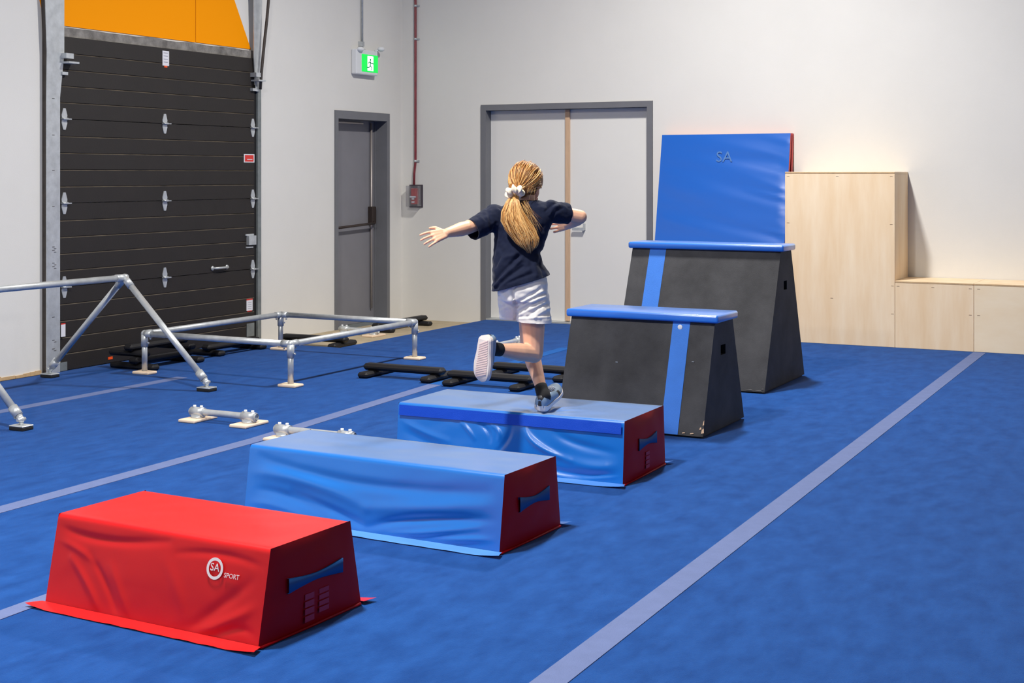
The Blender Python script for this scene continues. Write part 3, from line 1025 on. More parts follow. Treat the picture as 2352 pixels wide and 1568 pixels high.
# worn corners and the small disc under the pad of the low box
for (x, z, w, h) in ((-2.832, 0.03, 0.022, 0.03), (-2.845, 0.05, 0.016, 0.016), (-2.828, 0.075, 0.012, 0.03), (-2.90, 0.022, 0.03, 0.008), (-2.95, 0.022, 0.025, 0.008)):
    y = yfA(z) - 0.003
    bm = NB()
    prism(bm, [V(x, y, z) - OA, V(x + w * 0.8, y, z + 0.004) - OA, V(x + w * 0.6, yfA(z + h) - 0.003, z + h) - OA, V(x + 0.002, yfA(z + h) - 0.003, z + h * 0.7) - OA], (0, 0.002, 0))
    obj('worn_corner', bm, 'pine', VA)
bm = NB()
p = V(-3.035, yfA(0.625) - 0.006, 0.625) - OA
ball(bm, p, 0.016, (1, 0.25, 1), 12)
obj('badge', bm, 'sticker_white', VA)
for (x, z) in ((-3.42, 0.40), (-2.93, 0.43)):
    y = yfA(z) - 0.004
    bm = NB()
    box(bm, V(x - 0.007, y - 0.001, z - 0.0018) - OA, V(x + 0.007, y + 0.002, z + 0.0018) - OA)
    obj('staple', bm, 'galvanized', VA)
for (x, z, w) in ((-3.08, 0.018, 0.05), (-3.15, 0.02, 0.05), (-3.04, 0.03, 0.02)):
    y = yfB(z) - 0.003
    bm = NB()
    prism(bm, [V(x, y, z) - OB, V(x + w, y, z) - OB, V(x + w * 0.8, y + 0.001, z + 0.007) - OB], (0, 0.002, 0))
    obj('worn_edge', bm, 'rough_concrete', VB)

# ------------------------------------------------------------------ folded mat leaning on the wall
mt = thing('folding_mat', 'blue folded gym mat with red back leaning on the back wall', 'gym mat', (-4.52, 13.1, 0.0))
OM = Vector(mt.location)
mx0, mx1 = -5.177, -3.865
ztop = WY(1525, 310, 13.36).z
def mat_panel(name, yb, yt, th, m, seed, wr):
    bm = NB()
    for side in (0, 1):
        def fm(u, v):
            x = mx0 + (mx1 - mx0) * u
            z = 0.002 + (ztop - 0.002) * v
            y = yb + (yt - yb) * v + side * th
            e = min(1, u * 14, (1 - u) * 14 + 0.15, v * 10, (1 - v) * 10)
            h = noise.noise(V(u * 1.6 + seed, v * 15 + 2.2 * u, seed)) * (0.75 + 1.0 * u * u) + 1.8 * u ** 5 * max(0.0, noise.noise(V(u * 2, v * 34 + 5 * u, 4.4)) + 0.1)
            return V(x, y - (wr * h * e + 0.008 * math.sin(math.pi * u) * math.sin(math.pi * v) if side == 0 else 0), z) - OM
        sheet(bm, 60, 90, fm)
    # rim
    for (a, b) in (((0, 0), (1, 0)), ((1, 0), (1, 1)), ((1, 1), (0, 1)), ((0, 1), (0, 0))):
        pts = []
        for (u, v) in (a, b):
            x = mx0 + (mx1 - mx0) * u
            z = 0.002 + (ztop - 0.002) * v
            y = yb + (yt - yb) * v
            pts.append((V(x, y, z) - OM, V(x, y + th, z) - OM))
        bm.faces.new([bm.verts.new(q) for q in (pts[0][0], pts[1][0], pts[1][1], pts[0][1])]).material_index = 1
    return obj(name, bm, [m, 'mat_red'], mt)
mat_panel('front_panel', 12.96, 13.33, 0.045, 'mat_blue', 2, 0.012)
mat_panel('back_panel', 13.16, 13.395, 0.045, 'mat_red', 6, 0.0)
yM = lambda z: 12.96 + (13.33 - 12.96) * z / ztop
pc = WY(1664, 361, 13.29)
bm = NB()
tm = text_mesh('SA', 0.15)
merge(bm, tm, 0)
ang = math.atan2(ztop, 13.33 - 12.96)
bmesh.ops.transform(bm, matrix=Matrix.Translation(V(pc.x, yM(pc.z) - 0.009, pc.z) - OM) @ Matrix.Rotation(ang, 4, 'X'), verts=bm.verts[:])
obj('printed_logo', bm, 'logo_grey', mt)

# ------------------------------------------------------------------ plywood boxes
YW = 12.88
def ply_box(label, x0, x1, z1, facemat, side_r=True, screws=()):
    t = thing('plywood_box', label, 'plywood box', ((x0 + x1) / 2, YW + 0.28, 0), 0, 'plywood boxes against the back wall')
    O = Vector(t.location)
    th = 0.018
    yb = YB - 0.005
    def bx(name, lo, hi, m):
        bm = NB()
        box(bm, Vector(lo) - O, Vector(hi) - O, 0.0015, 1)
        return obj(name, bm, m, t)
    fp_ = bx('front_panel', (x0, YW, 0.001), (x1, YW + th, z1 - th - 0.001), facemat)
    bx('side_panel', (x0, YW + th + 0.0005, 0.001), (x0 + th, yb, z1 - th - 0.001), 'plywood')
    bx('side_panel', (x1 - th, YW + th + 0.0005, 0.001), (x1, yb, z1 - th - 0.001), 'plywood')
    bx('top_panel', (x0, YW, z1 - th), (x1, yb, z1), 'plywood')
    bx('edge_band', (x0 + 0.001, YW - 0.0012, z1 - th + 0.003), (x1 - 0.001, YW, z1 - 0.003), 'plywood_edge')
    if screws:
        for (x, z) in screws:
            bm = NB()
            box(bm, V(x - 0.012, YW - 0.0012, z - 0.0015) - O, V(x + 0.012, YW + 0.001, z + 0.0015) - O)
            obj('staple', bm, 'screw', fp_)
    return t
xl_, xr_ = -3.787, -2.783
ply_box('tall pale plywood box standing beside the blue leaning mat', xl_, xr_, 1.572, 'plywood', screws=[(xl_ + 0.03, 1.53), (-3.3, 1.53), (xr_ - 0.03, 1.53), (xl_ + 0.03, 1.1), (xr_ - 0.03, 1.1), (xr_ - 0.02, 0.55), (xr_ - 0.02, 0.30), (-3.35, 0.42)])
ply_box('low plywood box next to the tall one with vertical grain', xr_ + 0.003, -2.102, 0.597, 'plywood', screws=[(xr_ + 0.03, 0.55), (-2.45, 0.55), (-2.13, 0.55), (-2.13, 0.32)])
ply_box('low paler plywood box at the right edge of the picture', -2.099, -0.9, 0.597, 'plywood_pale', screws=[(-2.06, 0.55), (-2.06, 0.32), (-1.5, 0.55)])

# ------------------------------------------------------------------ pipe frames
PR = 0.0235
def pipe(parent, name, p, q, O, r=PR, m='galvanized'):
    bm = NB()
    tube(bm, [Vector(p) - O, Vector(q) - O], r, 16)
    return obj(name, bm, m, parent)
def set_screw(bm, c, d):
    d = Vector(d).normalized()
    tube(bm, [Vector(c), Vector(c) + d * 0.012], 0.0075, 6)
def rail_frame():
    cs_ = {'A': V(-7.6, 8.52, 0), 'B': V(-6.19, 8.49, 0), 'C': V(-6.18, 10.22, 0), 'D': V(-7.57, 10.235, 0)}
    h = 0.312
    t = thing('rail_frame', 'low rectangular galvanized pipe frame on four wooden feet', 'pipe frame', (-6.9, 9.36, 0))
    O = Vector(t.location)
    for a, b in (('A', 'B'), ('B', 'C'), ('C', 'D'), ('D', 'A')):
        p, q = cs_[a] + V(0, 0, h), cs_[b] + V(0, 0, h)
        d = (q - p).normalized()
        pipe(t, 'rail', p + d * 0.03, q - d * 0.03, O)
    for k in 'ABCD':
        c = cs_[k]
        pipe(t, 'leg', c + V(0, 0, 0.022), c + V(0, 0, h - 0.03), O, 0.0215)
        bm = NB()
        tube(bm, [c + V(0, 0, h - 0.10) - O, c + V(0, 0, h) - O], 0.0275, 16)
        ball(bm, c + V(0, 0, h) - O, 0.0285, seg=14)
        nb = {'A': 'BD', 'B': 'AC', 'C': 'BD', 'D': 'AC'}[k]
        for j in nb:
            d = (cs_[j] - c).normalized()
            tube(bm, [c + V(0, 0, h) - O, c + V(0, 0, h) + d * 0.075 - O], 0.0272, 16)
            set_screw(bm, c + V(0, 0, h) + d * 0.06 - O - V(0, 0, 0.03), (0, 0, -1))
        set_screw(bm, c + V(0.03, 0, h - 0.07) - O, (1, 0, 0))
        obj('corner_fitting', bm, 'galvanized', t)
        bm = NB()
        box(bm, c + V(-0.08, -0.055, 0.0005) - O, c + V(0.08, 0.055, 0.022) - O, 0.008)
        obj('wooden_foot', bm, 'birch_plate', t)
    return t
rail_frame()
def a_frame_bar():
    t = thing('a_frame_bar', 'galvanized vaulting bar on splayed legs at the left edge', 'pipe frame', (-7.37, 7.17, 0))
    O = Vector(t.location)
    h = 0.785
    ends = (8.045, 6.31)
    pipe(t, 'top_bar', (-7.37, ends[1], h), (-7.37, ends[0], h), O)
    for y in ends:
        bm = NB()
        s = 1 if y == ends[0] else -1
        tube(bm, [V(-7.37, y - s * 0.09, h) - O, V(-7.37, y + s * 0.02, h) - O], 0.0275, 16)
        for (fx) in (-6.60, -8.115):
            d = (V(fx, y, 0.05) - V(-7.37, y, h)).normalized()
            tube(bm, [V(-7.37, y, h) - O, V(-7.37, y, h) + d * 0.09 - O], 0.0275, 16)
        ball(bm, V(-7.37, y, h) - O, 0.0295, seg=14)
        set_screw(bm, V(-7.37, y - s * 0.06, h - 0.03) - O, (0, 0, -1))
        obj('apex_fitting', bm, 'galvanized', t)
        for fx in (-6.60, -8.115):
            top = V(-7.37, y, h)
            foot = V(fx, y, 0.062)
            d = (foot - top).normalized()
            pipe(t, 'leg', top + d * 0.05, foot - d * 0.035, O)
            bm = NB()
            tube(bm, [foot - d * 0.10 - O, foot - d * 0.03 - O], 0.030, 14)
            tube(bm, [foot - d * 0.03 - O, foot + d * 0.006 - O], [0.024, 0.016], 12)
            ball(bm, foot - O, 0.022, seg=12)
            tube(bm, [foot + V(0, -0.03, 0) - O, foot + V(0, 0.03, 0) - O], 0.012, 10)
            tube(bm, [V(fx, y, 0.028) - O, foot - O], 0.014, 10)
            box(bm, V(fx - 0.058, y - 0.045, 0.022) - O, V(fx + 0.058, y + 0.045, 0.030) - O, 0.003, 1)
            f_ = obj('swivel_foot', bm, 'galvanized', t)
            bm = NB()
            box(bm, V(fx - 0.058, y - 0.045, 0.0005) - O, V(fx + 0.058, y + 0.045, 0.022) - O, 0.004, 1)
            obj('rubber_pad', bm, 'rubber', f_)
    return t
a_frame_bar()
def pipe_parallette(label, c, rot, span, z=0.0, bar_mat='galvanized'):
    t = thing('pipe_parallette', label, 'parallette', (c[0], c[1], z), rot, 'pipe parallettes')
    O = V(0, 0, 0)
    zb = 0.054
    bm = NB()
    hl = span / 2 + 0.06
    tube(bm, [V(-hl, 0, zb), V(hl, 0, zb)], 0.021, 16, caps=False)
    tube(bm, [V(-hl, 0, zb), V(hl, 0, zb)], 0.017, 16, caps=False)
    tube(bm, [V(-hl + 0.02, 0, zb), V(-hl + 0.021, 0, zb)], 0.018, 12)
    tube(bm, [V(hl - 0.021, 0, zb), V(hl - 0.02, 0, zb)], 0.018, 12)
    obj('bar', bm, bar_mat, t)
    for s in (-1, 1):
        x = s * span / 2
        bm = NB()
        tube(bm, [V(x - 0.05, 0, zb), V(x + 0.05, 0, zb)], 0.029, 16)
        box(bm, (x - 0.035, -0.024, 0.028), (x + 0.035, 0.024, zb))
        tube(bm, [V(x, 0, 0.0185), V(x, 0, 0.030)], [0.046, 0.040], 18)
        f = obj('flange_fitting', bm, 'galvanized', t)
        for k in (-0.027, 0.027):
            bm = NB()
            tube(bm, [V(x + k, 0, zb + 0.024), V(x + k, 0, zb + 0.040)], [0.012, 0.010], 6)
            obj('set_screw', bm, 'white_plastic', f)
        bm = NB()
        box(bm, (x - 0.065, -0.115, 0.0005), (x + 0.065, 0.115, 0.019), 0.006)
        obj('wooden_plate', bm, 'birch_plate', t)
    return t
pipe_parallette('short pipe parallette on two wooden plates, in the open left of the blue blocks', (-5.665, 7.065), R(0), 0.40)
pipe_parallette('pipe parallette half hidden behind the middle blue block', (-4.79, 6.80), R(0), 0.44)
pipe_parallette('pipe parallette showing behind the raised calf of the runner', (-5.82, 11.2), R(88), 0.41)
pipe_parallette('pipe parallette on bare concrete in front of the grey door', (-7.83, 11.88), R(-3), 0.36, ZC)

# ------------------------------------------------------------------ black foam parallettes
def foam_bar(bm, lo, hi, bev):
    box(bm, lo, hi, bev, 1)
def foam_parallette(label, c, rot, span=0.55, flen=0.42, blen=0.70, z=0.0, yoff=-0.04):
    t = thing('foam_parallette', label, 'parallette', (c[0], c[1], z), rot, 'black foam parallettes')
    for s in (-1, 1):
        bm = NB()
        foam_bar(bm, (s * span / 2 - 0.045, -flen / 2, 0.0005), (s * span / 2 + 0.045, flen / 2, 0.046), 0.016)
        obj('foot', bm, 'foam_black', t)
    bm = NB()
    foam_bar(bm, (-blen / 2, yoff - 0.05, 0.046), (blen / 2, yoff + 0.05, 0.098), 0.02)
    obj('bar', bm, 'foam_black', t)
    return t
foam_parallette('black low parallette in front of the pipe frame corner, left of the runner', (-5.68, 9.28), R(0))
foam_parallette('black low parallette directly behind the block the girl runs on', (-4.90, 9.21), R(0))
foam_parallette('black low parallette partly hidden by the low vault box', (-4.82, 9.76), R(0))
foam_parallette('black parallette on the carpet at the bottom of a stack by the overhead door', (-7.86, 8.97), R(90), flen=0.46)
foam_parallette('black parallette on top of a stack by the overhead door', (-7.93, 8.99), R(90), z=0.099, flen=0.38)
foam_parallette('black parallette lying between the door stack and the rear frame leg', (-7.90, 9.92), R(88), flen=0.36)
foam_parallette('black parallette on bare concrete behind the pipe frame', (-7.72, 11.0), R(4), z=ZC)
foam_parallette('long black parallette on bare concrete beside the grey door', (-7.78, 12.58), R(90), z=ZC, blen=0.98, span=0.74, flen=0.30, yoff=0.0)

# ------------------------------------------------------------------ the runner
RT, UPV, AW = V(cs, sn, 0), V(0, 0, 1), V(-sn, cs, 0)       # picture right, up, away
person = thing('person', 'running girl with long ponytail, navy shirt and white shorts on a blue block', 'person', GP(1205, 940, 0.05))
OP = Vector(person.location)
def Q(x, y, w=0.0):
    return GP(x, y, w) - OP
def cap(bm, p, q, r0, r1, seg=16):
    p, q = Vector(p), Vector(q)
    d = (q - p)
    L = d.length
    d.normalize()
    pts, rr = [], []
    for a in (80, 55, 28):
        pts.append(p - d * r0 * math.sin(R(a))); rr.append(r0 * math.cos(R(a)))
    n = 4
    for k in range(n + 1):
        pts.append(p.lerp(q, k / n)); rr.append(r0 + (r1 - r0) * k / n)
    for a in (28, 55, 80):
        pts.append(q + d * r1 * math.sin(R(a))); rr.append(r1 * math.cos(R(a)))
    return tube(bm, pts, rr, seg)
def chain(bm, pts, rr, seg=14):
    for (p, q, a, b) in zip(pts, pts[1:], rr, rr[1:]):
        cap(bm, p, q, a, b, seg)
def remeshed(name, bm, vox, smooth=6, fac=0.5):
    """voxel-merge overlapping solids into one continuous bmesh"""
    me = bpy.data.meshes.new('tmp')
    bmesh.ops.recalc_face_normals(bm, faces=bm.faces[:])
    bm.to_mesh(me)
    bm.free()
    o = bpy.data.objects.new('tmp', me)
    C.objects.link(o)
    md = o.modifiers.new('r', 'REMESH')
    md.mode = 'VOXEL'
    md.voxel_size = vox
    ms = o.modifiers.new('s', 'SMOOTH')
    ms.iterations = smooth
    ms.factor = fac
    bpy.context.view_layer.update()
    me2 = bpy.data.meshes.new_from_object(o.evaluated_get(bpy.context.evaluated_depsgraph_get()))
    b2 = bmesh.new()
    b2.from_mesh(me2)
    bpy.data.objects.remove(o)
    bpy.data.meshes.remove(me)
    bpy.data.meshes.remove(me2)
    return b2
# key joints (picture position, depth offset)
J = dict(pelvis=Q(1204, 648, 0.0), waist=Q(1200, 595, 0.02), chest=Q(1203, 520, 0.06), neck=Q(1211, 466, 0.085), head=Q(1210, 420, 0.10),
         shL=Q(1135, 497, 0.06), elL=Q(1072, 523, -0.06), wrL=Q(1026, 535, -0.20),
         shR=Q(1268, 486, 0.08), elR=Q(1332, 498, 0.13), wrR=Q(1305, 516, 0.30),
         hipL=Q(1194, 665, 0.03), knL=Q(1216, 800, 0.20), anL=Q(1245, 897, 0.03),
         hipR=Q(1222, 660, 0.0), knR=Q(1226, 812, -0.01), anR=Q(1140, 802, -0.19))
hd_yaw = R(-35)                                               # head turned to the right
fdir = (AW * math.cos(hd_yaw) - RT * math.sin(hd_yaw)).normalized()
fright = fdir.cross(UPV).normalized()
HB = Matrix((fright, fdir, UPV)).transposed()
hc = J['head']
def HP(r, f, u):
    return hc + fright * r + fdir * f + UPV * u
bm = NB()
# torso, neck, head
chain(bm, [J['pelvis'], J['waist'], J['chest']], [0.098, 0.088, 0.095])
cap(bm, Q(1160, 505, 0.06), Q(1246, 493, 0.07), 0.060, 0.054)
chain(bm, [J['chest'], J['neck'], HP(0, -0.01, -0.03)], [0.07, 0.042, 0.045])
ball(bm, hc + UPV * 0.012, 0.088, (0.84, 1.02, 1.02), 20, rot=HB)
ball(bm, HP(0, 0.035, -0.045), 0.055, (0.85, 0.9, 1.0), 16, rot=HB)
# nose, brow, chin, ears
cap(bm, HP(0, 0.088, 0.0), HP(0, 0.103, -0.022), 0.008, 0.011, 10)
ball(bm, HP(0, 0.075, -0.085), 0.02, (1, 0.8, 0.7), 12)
for s in (-1, 1):
    ball(bm, HP(s * 0.076, -0.005, -0.012), 0.024, (0.3, 0.65, 1.05), 12, rot=HB)
# arms
def limb(bm, pts, rr):
    chain(bm, pts, rr)
limb(bm, [J['shL'], J['elL'], J['elL'].lerp(J['wrL'], 0.3), J['wrL']], [0.042, 0.036, 0.037, 0.024])
limb(bm, [J['shR'], J['elR'], J['elR'].lerp(J['wrR'], 0.3), J['wrR']], [0.038, 0.038, 0.038, 0.025])
# hands
def hand(bm, wr, fwd, across, nrm, curl, thumb_side):
    """fwd: wrist to fingers, across: towards the little finger, nrm: back of the hand"""
    pc = wr + fwd * 0.042
    for k in (-0.026, -0.009, 0.009, 0.025):
        cap(bm, wr + fwd * 0.012 + across * k * 0.6, wr + fwd * 0.072 + across * k, 0.0125, 0.0115, 10)
    lens = [0.058, 0.066, 0.061, 0.047]
    for i, k in enumerate((-0.030, -0.010, 0.010, 0.029)):
        p = wr + fwd * 0.072 + across * k
        d = fwd.copy() + across * k * 5.0
        rr = [0.0078, 0.0074, 0.0068, 0.0060]
        ln = lens[i] * 1.12
        ang = 0.0
        for s_, fr in enumerate((0.42, 0.33, 0.25)):
            ang += curl * (0.6 + 0.35 * s_ + 0.1 * i)
            dd = (d * math.cos(ang) - nrm * math.sin(ang)).normalized()
            q = p + dd * ln * fr
            cap(bm, p, q, rr[s_], rr[s_ + 1], 8)
            p = q
    p = wr + fwd * 0.022 - across * 0.020
    d1 = (fwd * 0.55 - across * 0.8 - nrm * 0.15).normalized()
    q = p + d1 * 0.034
    cap(bm, p, q, 0.0125, 0.0095, 8)
    d2 = (fwd * 0.9 - across * 0.35 - nrm * 0.25).normalized()
    cap(bm, q, q + d2 * 0.028, 0.0095, 0.0072, 8)
fw_ = (Q(978, 549, -0.27) - J['wrL']).normalized()
ac_ = (UPV * -0.75 + RT * 0.1 + AW * -0.5)
ac_ = (ac_ - fw_ * ac_.dot(fw_)).normalized()
hand(bm, J['wrL'], fw_, ac_, fw_.cross(ac_).normalized() * 1, 0.22, 1)
fw2 = (Q(1284, 517, 0.36) - J['wrR']).normalized()
ac2 = (UPV * -0.9 + RT * 0.2)
ac2 = (ac2 - fw2 * ac2.dot(fw2)).normalized()
n2 = ac2.cross(fw2).normalized()
hand(bm, J['wrR'], fw2, ac2, n2, 0.65, 1)
# legs
limb(bm, [J['hipL'], Q(1217, 735, 0.15), J['knL']], [0.078, 0.060, 0.047])
limb(bm, [J['knL'], J['knL'].lerp(J['anL'], 0.35), J['anL'], J['anL'] + (J['anL'] - J['knL']).normalized() * 0.03], [0.045, 0.043, 0.027, 0.029])
limb(bm, [J['hipR'], J['hipR'].lerp(J['knR'], 0.5), J['knR']], [0.080, 0.064, 0.049])
limb(bm, [J['knR'], J['knR'].lerp(J['anR'], 0.38), J['anR'], J['anR'] + (J['anR'] - J['knR']).normalized() * 0.03], [0.046, 0.047, 0.029, 0.030])
b = remeshed('body', bm, 0.0038, 4)
for f in b.faces:
    f.smooth = True
obj('body', b, 'skin', person, smooth=True)
# face details
for s in (-1, 1):
    bm = NB()
    ball(bm, HP(s * 0.030, 0.078, 0.004), 0.011, (1, 0.9, 0.7), 12)
    e = obj('eye', bm, 'eye_white', person)
    bm = NB()
    ball(bm, HP(s * 0.031, 0.086, 0.004), 0.005, (1, 0.6, 1), 10)
    obj('iris', bm, 'eye_iris', e)
bm = NB()
tube(bm, [HP(-0.02, 0.082, -0.052), HP(-0.008, 0.090, -0.050), HP(0.008, 0.090, -0.050), HP(0.02, 0.082, -0.052)], [0.002, 0.006, 0.006, 0.002], 8)
obj('mouth', bm, 'lips', person)

# ---- clothes follow creases drawn in the picture plane
def to_px(c):
    P_ = c + OP
    d = P_.dot(AW)
    return 1176 + FPX * P_.dot(RT) / d, HZ + FPX * (CAMH - P_.z) / d
def seg_d(px, py, line):
    best = 1e9
    for (a, b) in zip(line, line[1:]):
        dx, dy = b[0] - a[0], b[1] - a[1]
        t = max(0.0, min(1.0, ((px - a[0]) * dx + (py - a[1]) * dy) / (dx * dx + dy * dy)))
        best = min(best, math.hypot(px - a[0] - t * dx, py - a[1] - t * dy))
    return best
def crease_h(c, n, lines):
    if n.dot(AW) > 0.35:
        return 0.0
    x, y = to_px(c)
    h = 0.0
    for (line, w, amp) in lines:
        d = seg_d(x, y, line)
        if d < 3 * w:
            h += amp * math.exp(-(d / w) ** 2)
    return h
SHIRT_C = [([(1134, 648), (1160, 618), (1192, 588)], 4.5, -0.010), ([(1136, 656), (1164, 628), (1196, 598)], 4.0, 0.008), ([(1140, 662), (1168, 636), (1200, 612)], 4.0, -0.008),
           ([(1150, 655), (1180, 640), (1215, 620)], 5.0, 0.006), ([(1165, 650), (1190, 640), (1222, 628)], 3.5, -0.005), ([(1140, 622), (1157, 592), (1182, 586)], 6.0, 0.007),
           ([(1146, 560), (1152, 580), (1140, 610)], 6.0, -0.006), ([(1160, 540), (1172, 562), (1186, 580)], 6.0, 0.005), ([(1236, 590), (1228, 610), (1232, 632)], 6.0, 0.007), ([(1244, 580), (1240, 604), (1250, 634)], 5.0, -0.006),
           ([(1254, 484), (1268, 470), (1284, 463)], 3.5, -0.006), ([(1262, 494), (1270, 478), (1284, 472)], 3.5, 0.005), ([(1268, 503), (1278, 486), (1292, 478)], 3.0, -0.004),
           ([(1117, 478), (1122, 492), (1128, 508)], 4.0, -0.004), ([(1104, 500), (1116, 512), (1126, 530)], 4.0, 0.004), ([(1125, 540), (1134, 530), (1140, 512)], 4.0, -0.006), ([(1248, 520), (1244, 540), (1240, 560)], 4.0, -0.005)]
SHORT_C = [([(1183, 697), (1208, 684), (1240, 664)], 3.5, -0.0056), ([(1185, 706), (1212, 692), (1252, 674)], 3.0, -0.0050), ([(1186, 717), (1212, 702), (1244, 690)], 3.5, -0.0056), ([(1211, 727), (1237, 708), (1257, 697)], 3.5, -0.0050),
           ([(1184, 702), (1210, 688), (1246, 669)], 2.5, 0.0037), ([(1186, 712), (1212, 697), (1250, 681)], 3.0, 0.0043), ([(1192, 724), (1222, 708), (1252, 695)], 3.5, 0.0043), ([(1228, 728), (1246, 716), (1262, 708)], 3.0, 0.0037),
           ([(1192, 645), (1177, 668), (1180, 690), (1185, 704), (1184, 734)], 3.0, -0.0130), ([(1238, 690), (1250, 702), (1260, 716)], 3.0, -0.0031),
           ([(1148, 690), (1160, 700), (1176, 702)], 4.0, -0.0037), ([(1152, 712), (1164, 706), (1178, 716)], 4.0, 0.0031), ([(1150, 670), (1160, 682), (1172, 690)], 4.0, 0.0031), ([(1188, 732), (1222, 731), (1264, 727)], 2.0, 0.0025), ([(1188, 727), (1222, 726), (1262, 722)], 2.0, -0.0019)]
# ---- shirt
def px_ring_solid(bm, rings, seg=40, p=2.3):
    """loft of superellipse rings given as (y, xl, xr, w, halfdepth)"""
    rows = []
    for (y, xl, xr, w, hd) in rings:
        c = Q((xl + xr) / 2, y, w)
        hw = (Q(xr, y, w) - Q(xl, y, w)).length / 2
        row = []
        for k in range(seg):
            a = 2 * math.pi * k / seg
            ca, sa = math.cos(a), math.sin(a)
            row.append(bm.verts.new(c + RT * hw * math.copysign(abs(ca) ** (2 / p), ca) + AW * hd * math.copysign(abs(sa) ** (2 / p), sa)))
        rows.append(row)
    for r0, r1 in zip(rows, rows[1:]):
        for k in range(seg):
            bm.faces.new((r0[k], r0[(k + 1) % seg], r1[(k + 1) % seg], r1[k]))
    bm.faces.new(rows[0])
    bm.faces.new(list(reversed(rows[-1])))
bm = NB()
px_ring_solid(bm, [(459, 1192, 1238, 0.085, 0.045), (466, 1170, 1258, 0.08, 0.062), (478, 1142, 1276, 0.075, 0.08), (495, 1128, 1276, 0.07, 0.095),
                   (520, 1130, 1266, 0.065, 0.108), (545, 1136, 1256, 0.06, 0.112), (580, 1134, 1244, 0.04, 0.114), (605, 1132, 1248, 0.025, 0.118),
                   (628, 1130, 1262, 0.012, 0.124), (645, 1130, 1268, 0.002, 0.128), (672, 1130, 1262, -0.005, 0.130), (700, 1130, 1262, -0.008, 0.130)])
def cone(bm, p, q, r0, r1, seg=22):
    tube(bm, [Vector(p).lerp(Vector(q), k / 6) for k in range(7)], [r0 + (r1 - r0) * k / 6 for k in range(7)], seg)
cuL, cuR = Q(1084, 527, -0.045), Q(1303, 489, 0.125)
sL, sR = Q(1140, 500, 0.06), Q(1262, 487, 0.075)
dL, dR = (cuL - sL).normalized(), (cuR - sR).normalized()
cone(bm, sL, cuL + dL * 0.05, 0.073, 0.052)
cone(bm, sR, cuR + dR * 0.05, 0.062, 0.055)
ball(bm, Q(1136, 496, 0.06), 0.064, seg=18)
ball(bm, Q(1266, 484, 0.075), 0.056, seg=18)
b = remeshed('shirt', bm, 0.0048, 10)
# wrinkles: diagonal folds across the back, finer in the sleeves
for v in b.verts:
    c = v.co
    u, z = c.dot(RT), c.z
    w = c.dot(AW)
    diag = u * 0.62 + z
    low = max(0, min(1, (0.98 - (c.z + OP.z)) / 0.12 + 0.3)) if False else 1
    h = 0.0035 * noise.noise(V(diag * 26, (u - z) * 5, w * 3)) + 0.005 * noise.noise(V(u * 9 + z * 5, z * 11, w * 9)) + 0.0022 * noise.noise(c * 45)
    h += crease_h(c, v.normal, SHIRT_C)
    v.co = c + v.normal * h
def cut(b, co, no, region):
    """drop the part of b past the plane (co, no) inside region(center)"""
    fs = [f for f in b.faces if region(f.calc_center_median())]
    geom = list({*fs, *[e for f in fs for e in f.edges], *[v for f in fs for v in f.verts]})
    bmesh.ops.bisect_plane(b, geom=geom, plane_co=co, plane_no=no, clear_outer=True, dist=1e-5)
    co, no = Vector(co), Vector(no)
    rim = [v for v in b.verts if v.is_boundary and abs((v.co - co).dot(no)) < 1e-3]
    bmesh.ops.remove_doubles(b, verts=rim, dist=0.0035)
    lone = [v for v in b.verts if not v.link_faces]
    bmesh.ops.delete(b, geom=lone, context='VERTS')
h0, h1 = Q(1130, 668, 0), Q(1254, 633, 0)
hd = (h1 - h0).normalized()
hn = AW.cross(hd).normalized()
if hn.z > 0:
    hn = -hn
cut(b, h0, hn, lambda c: c.z < h1.z + 0.06 and c.z < Q(1200, 600, 0).z)
ndL = (dL + UPV * 0.30 * -1 + V(0, 0, 0)).normalized()
cut(b, cuL, dL, lambda c: (c - cuL).length < 0.105 and (c - cuL).dot(dL) > -0.03)
cut(b, cuR, dR, lambda c: (c - cuR).length < 0.078 and (c - cuR).dot(dR) > -0.03)
sh = obj('shirt', b, 'shirt_navy', person, smooth=True)
md = sh.modifiers.new('thickness', 'SOLIDIFY')
md.thickness = 0.004
md.offset = -1

# ---- shorts
bm = NB()
px_ring_solid(bm, [(622, 1150, 1252, 0.005, 0.10), (640, 1144, 1256, 0.0, 0.11), (665, 1142, 1260, -0.004, 0.115), (690, 1152, 1258, -0.002, 0.112)], 36)
def leg_tube(pts, rr, flat=1.0):
    tube(bm, pts, rr, 24, flat=flat, up=(0, 0, 1) if False else None)
leg_tube([Q(1218, 655, -0.004), Q(1222, 690, -0.01), Q(1226, 728, -0.012), Q(1228, 760, -0.012)], [0.090, 0.092, 0.090, 0.090])
leg_tube([Q(1178, 660, 0.01), Q(1174, 690, 0.03), Q(1171, 730, 0.07), Q(1170, 765, 0.10)], [0.082, 0.072, 0.054, 0.05])
b = remeshed('shorts', bm, 0.0042, 8)
for v in b.verts:
    c = v.co
    u, z = c.dot(RT), c.z
    h = 0.003 * noise.noise(V((z - 0.55 * u) * 24, (u + z) * 5, 3.3)) + 0.0025 * noise.noise(V((z + u * 0.2) * 46, u * 12, 7.1)) + crease_h(c, v.normal, SHORT_C) + 0.001 * noise.noise(c * 60)
    v.co = c + v.normal * h
k0 = Q(1190, 737, 0)
cut(b, k0, (V(0, 0, -1) + RT * -0.05).normalized(), lambda c: c.z < Q(1200, 705, 0).z)
so = obj('shorts', b, 'shorts_white', person, smooth=True)
md = so.modifiers.new('thickness', 'SOLIDIFY')
md.thickness = 0.004
md.offset = -1

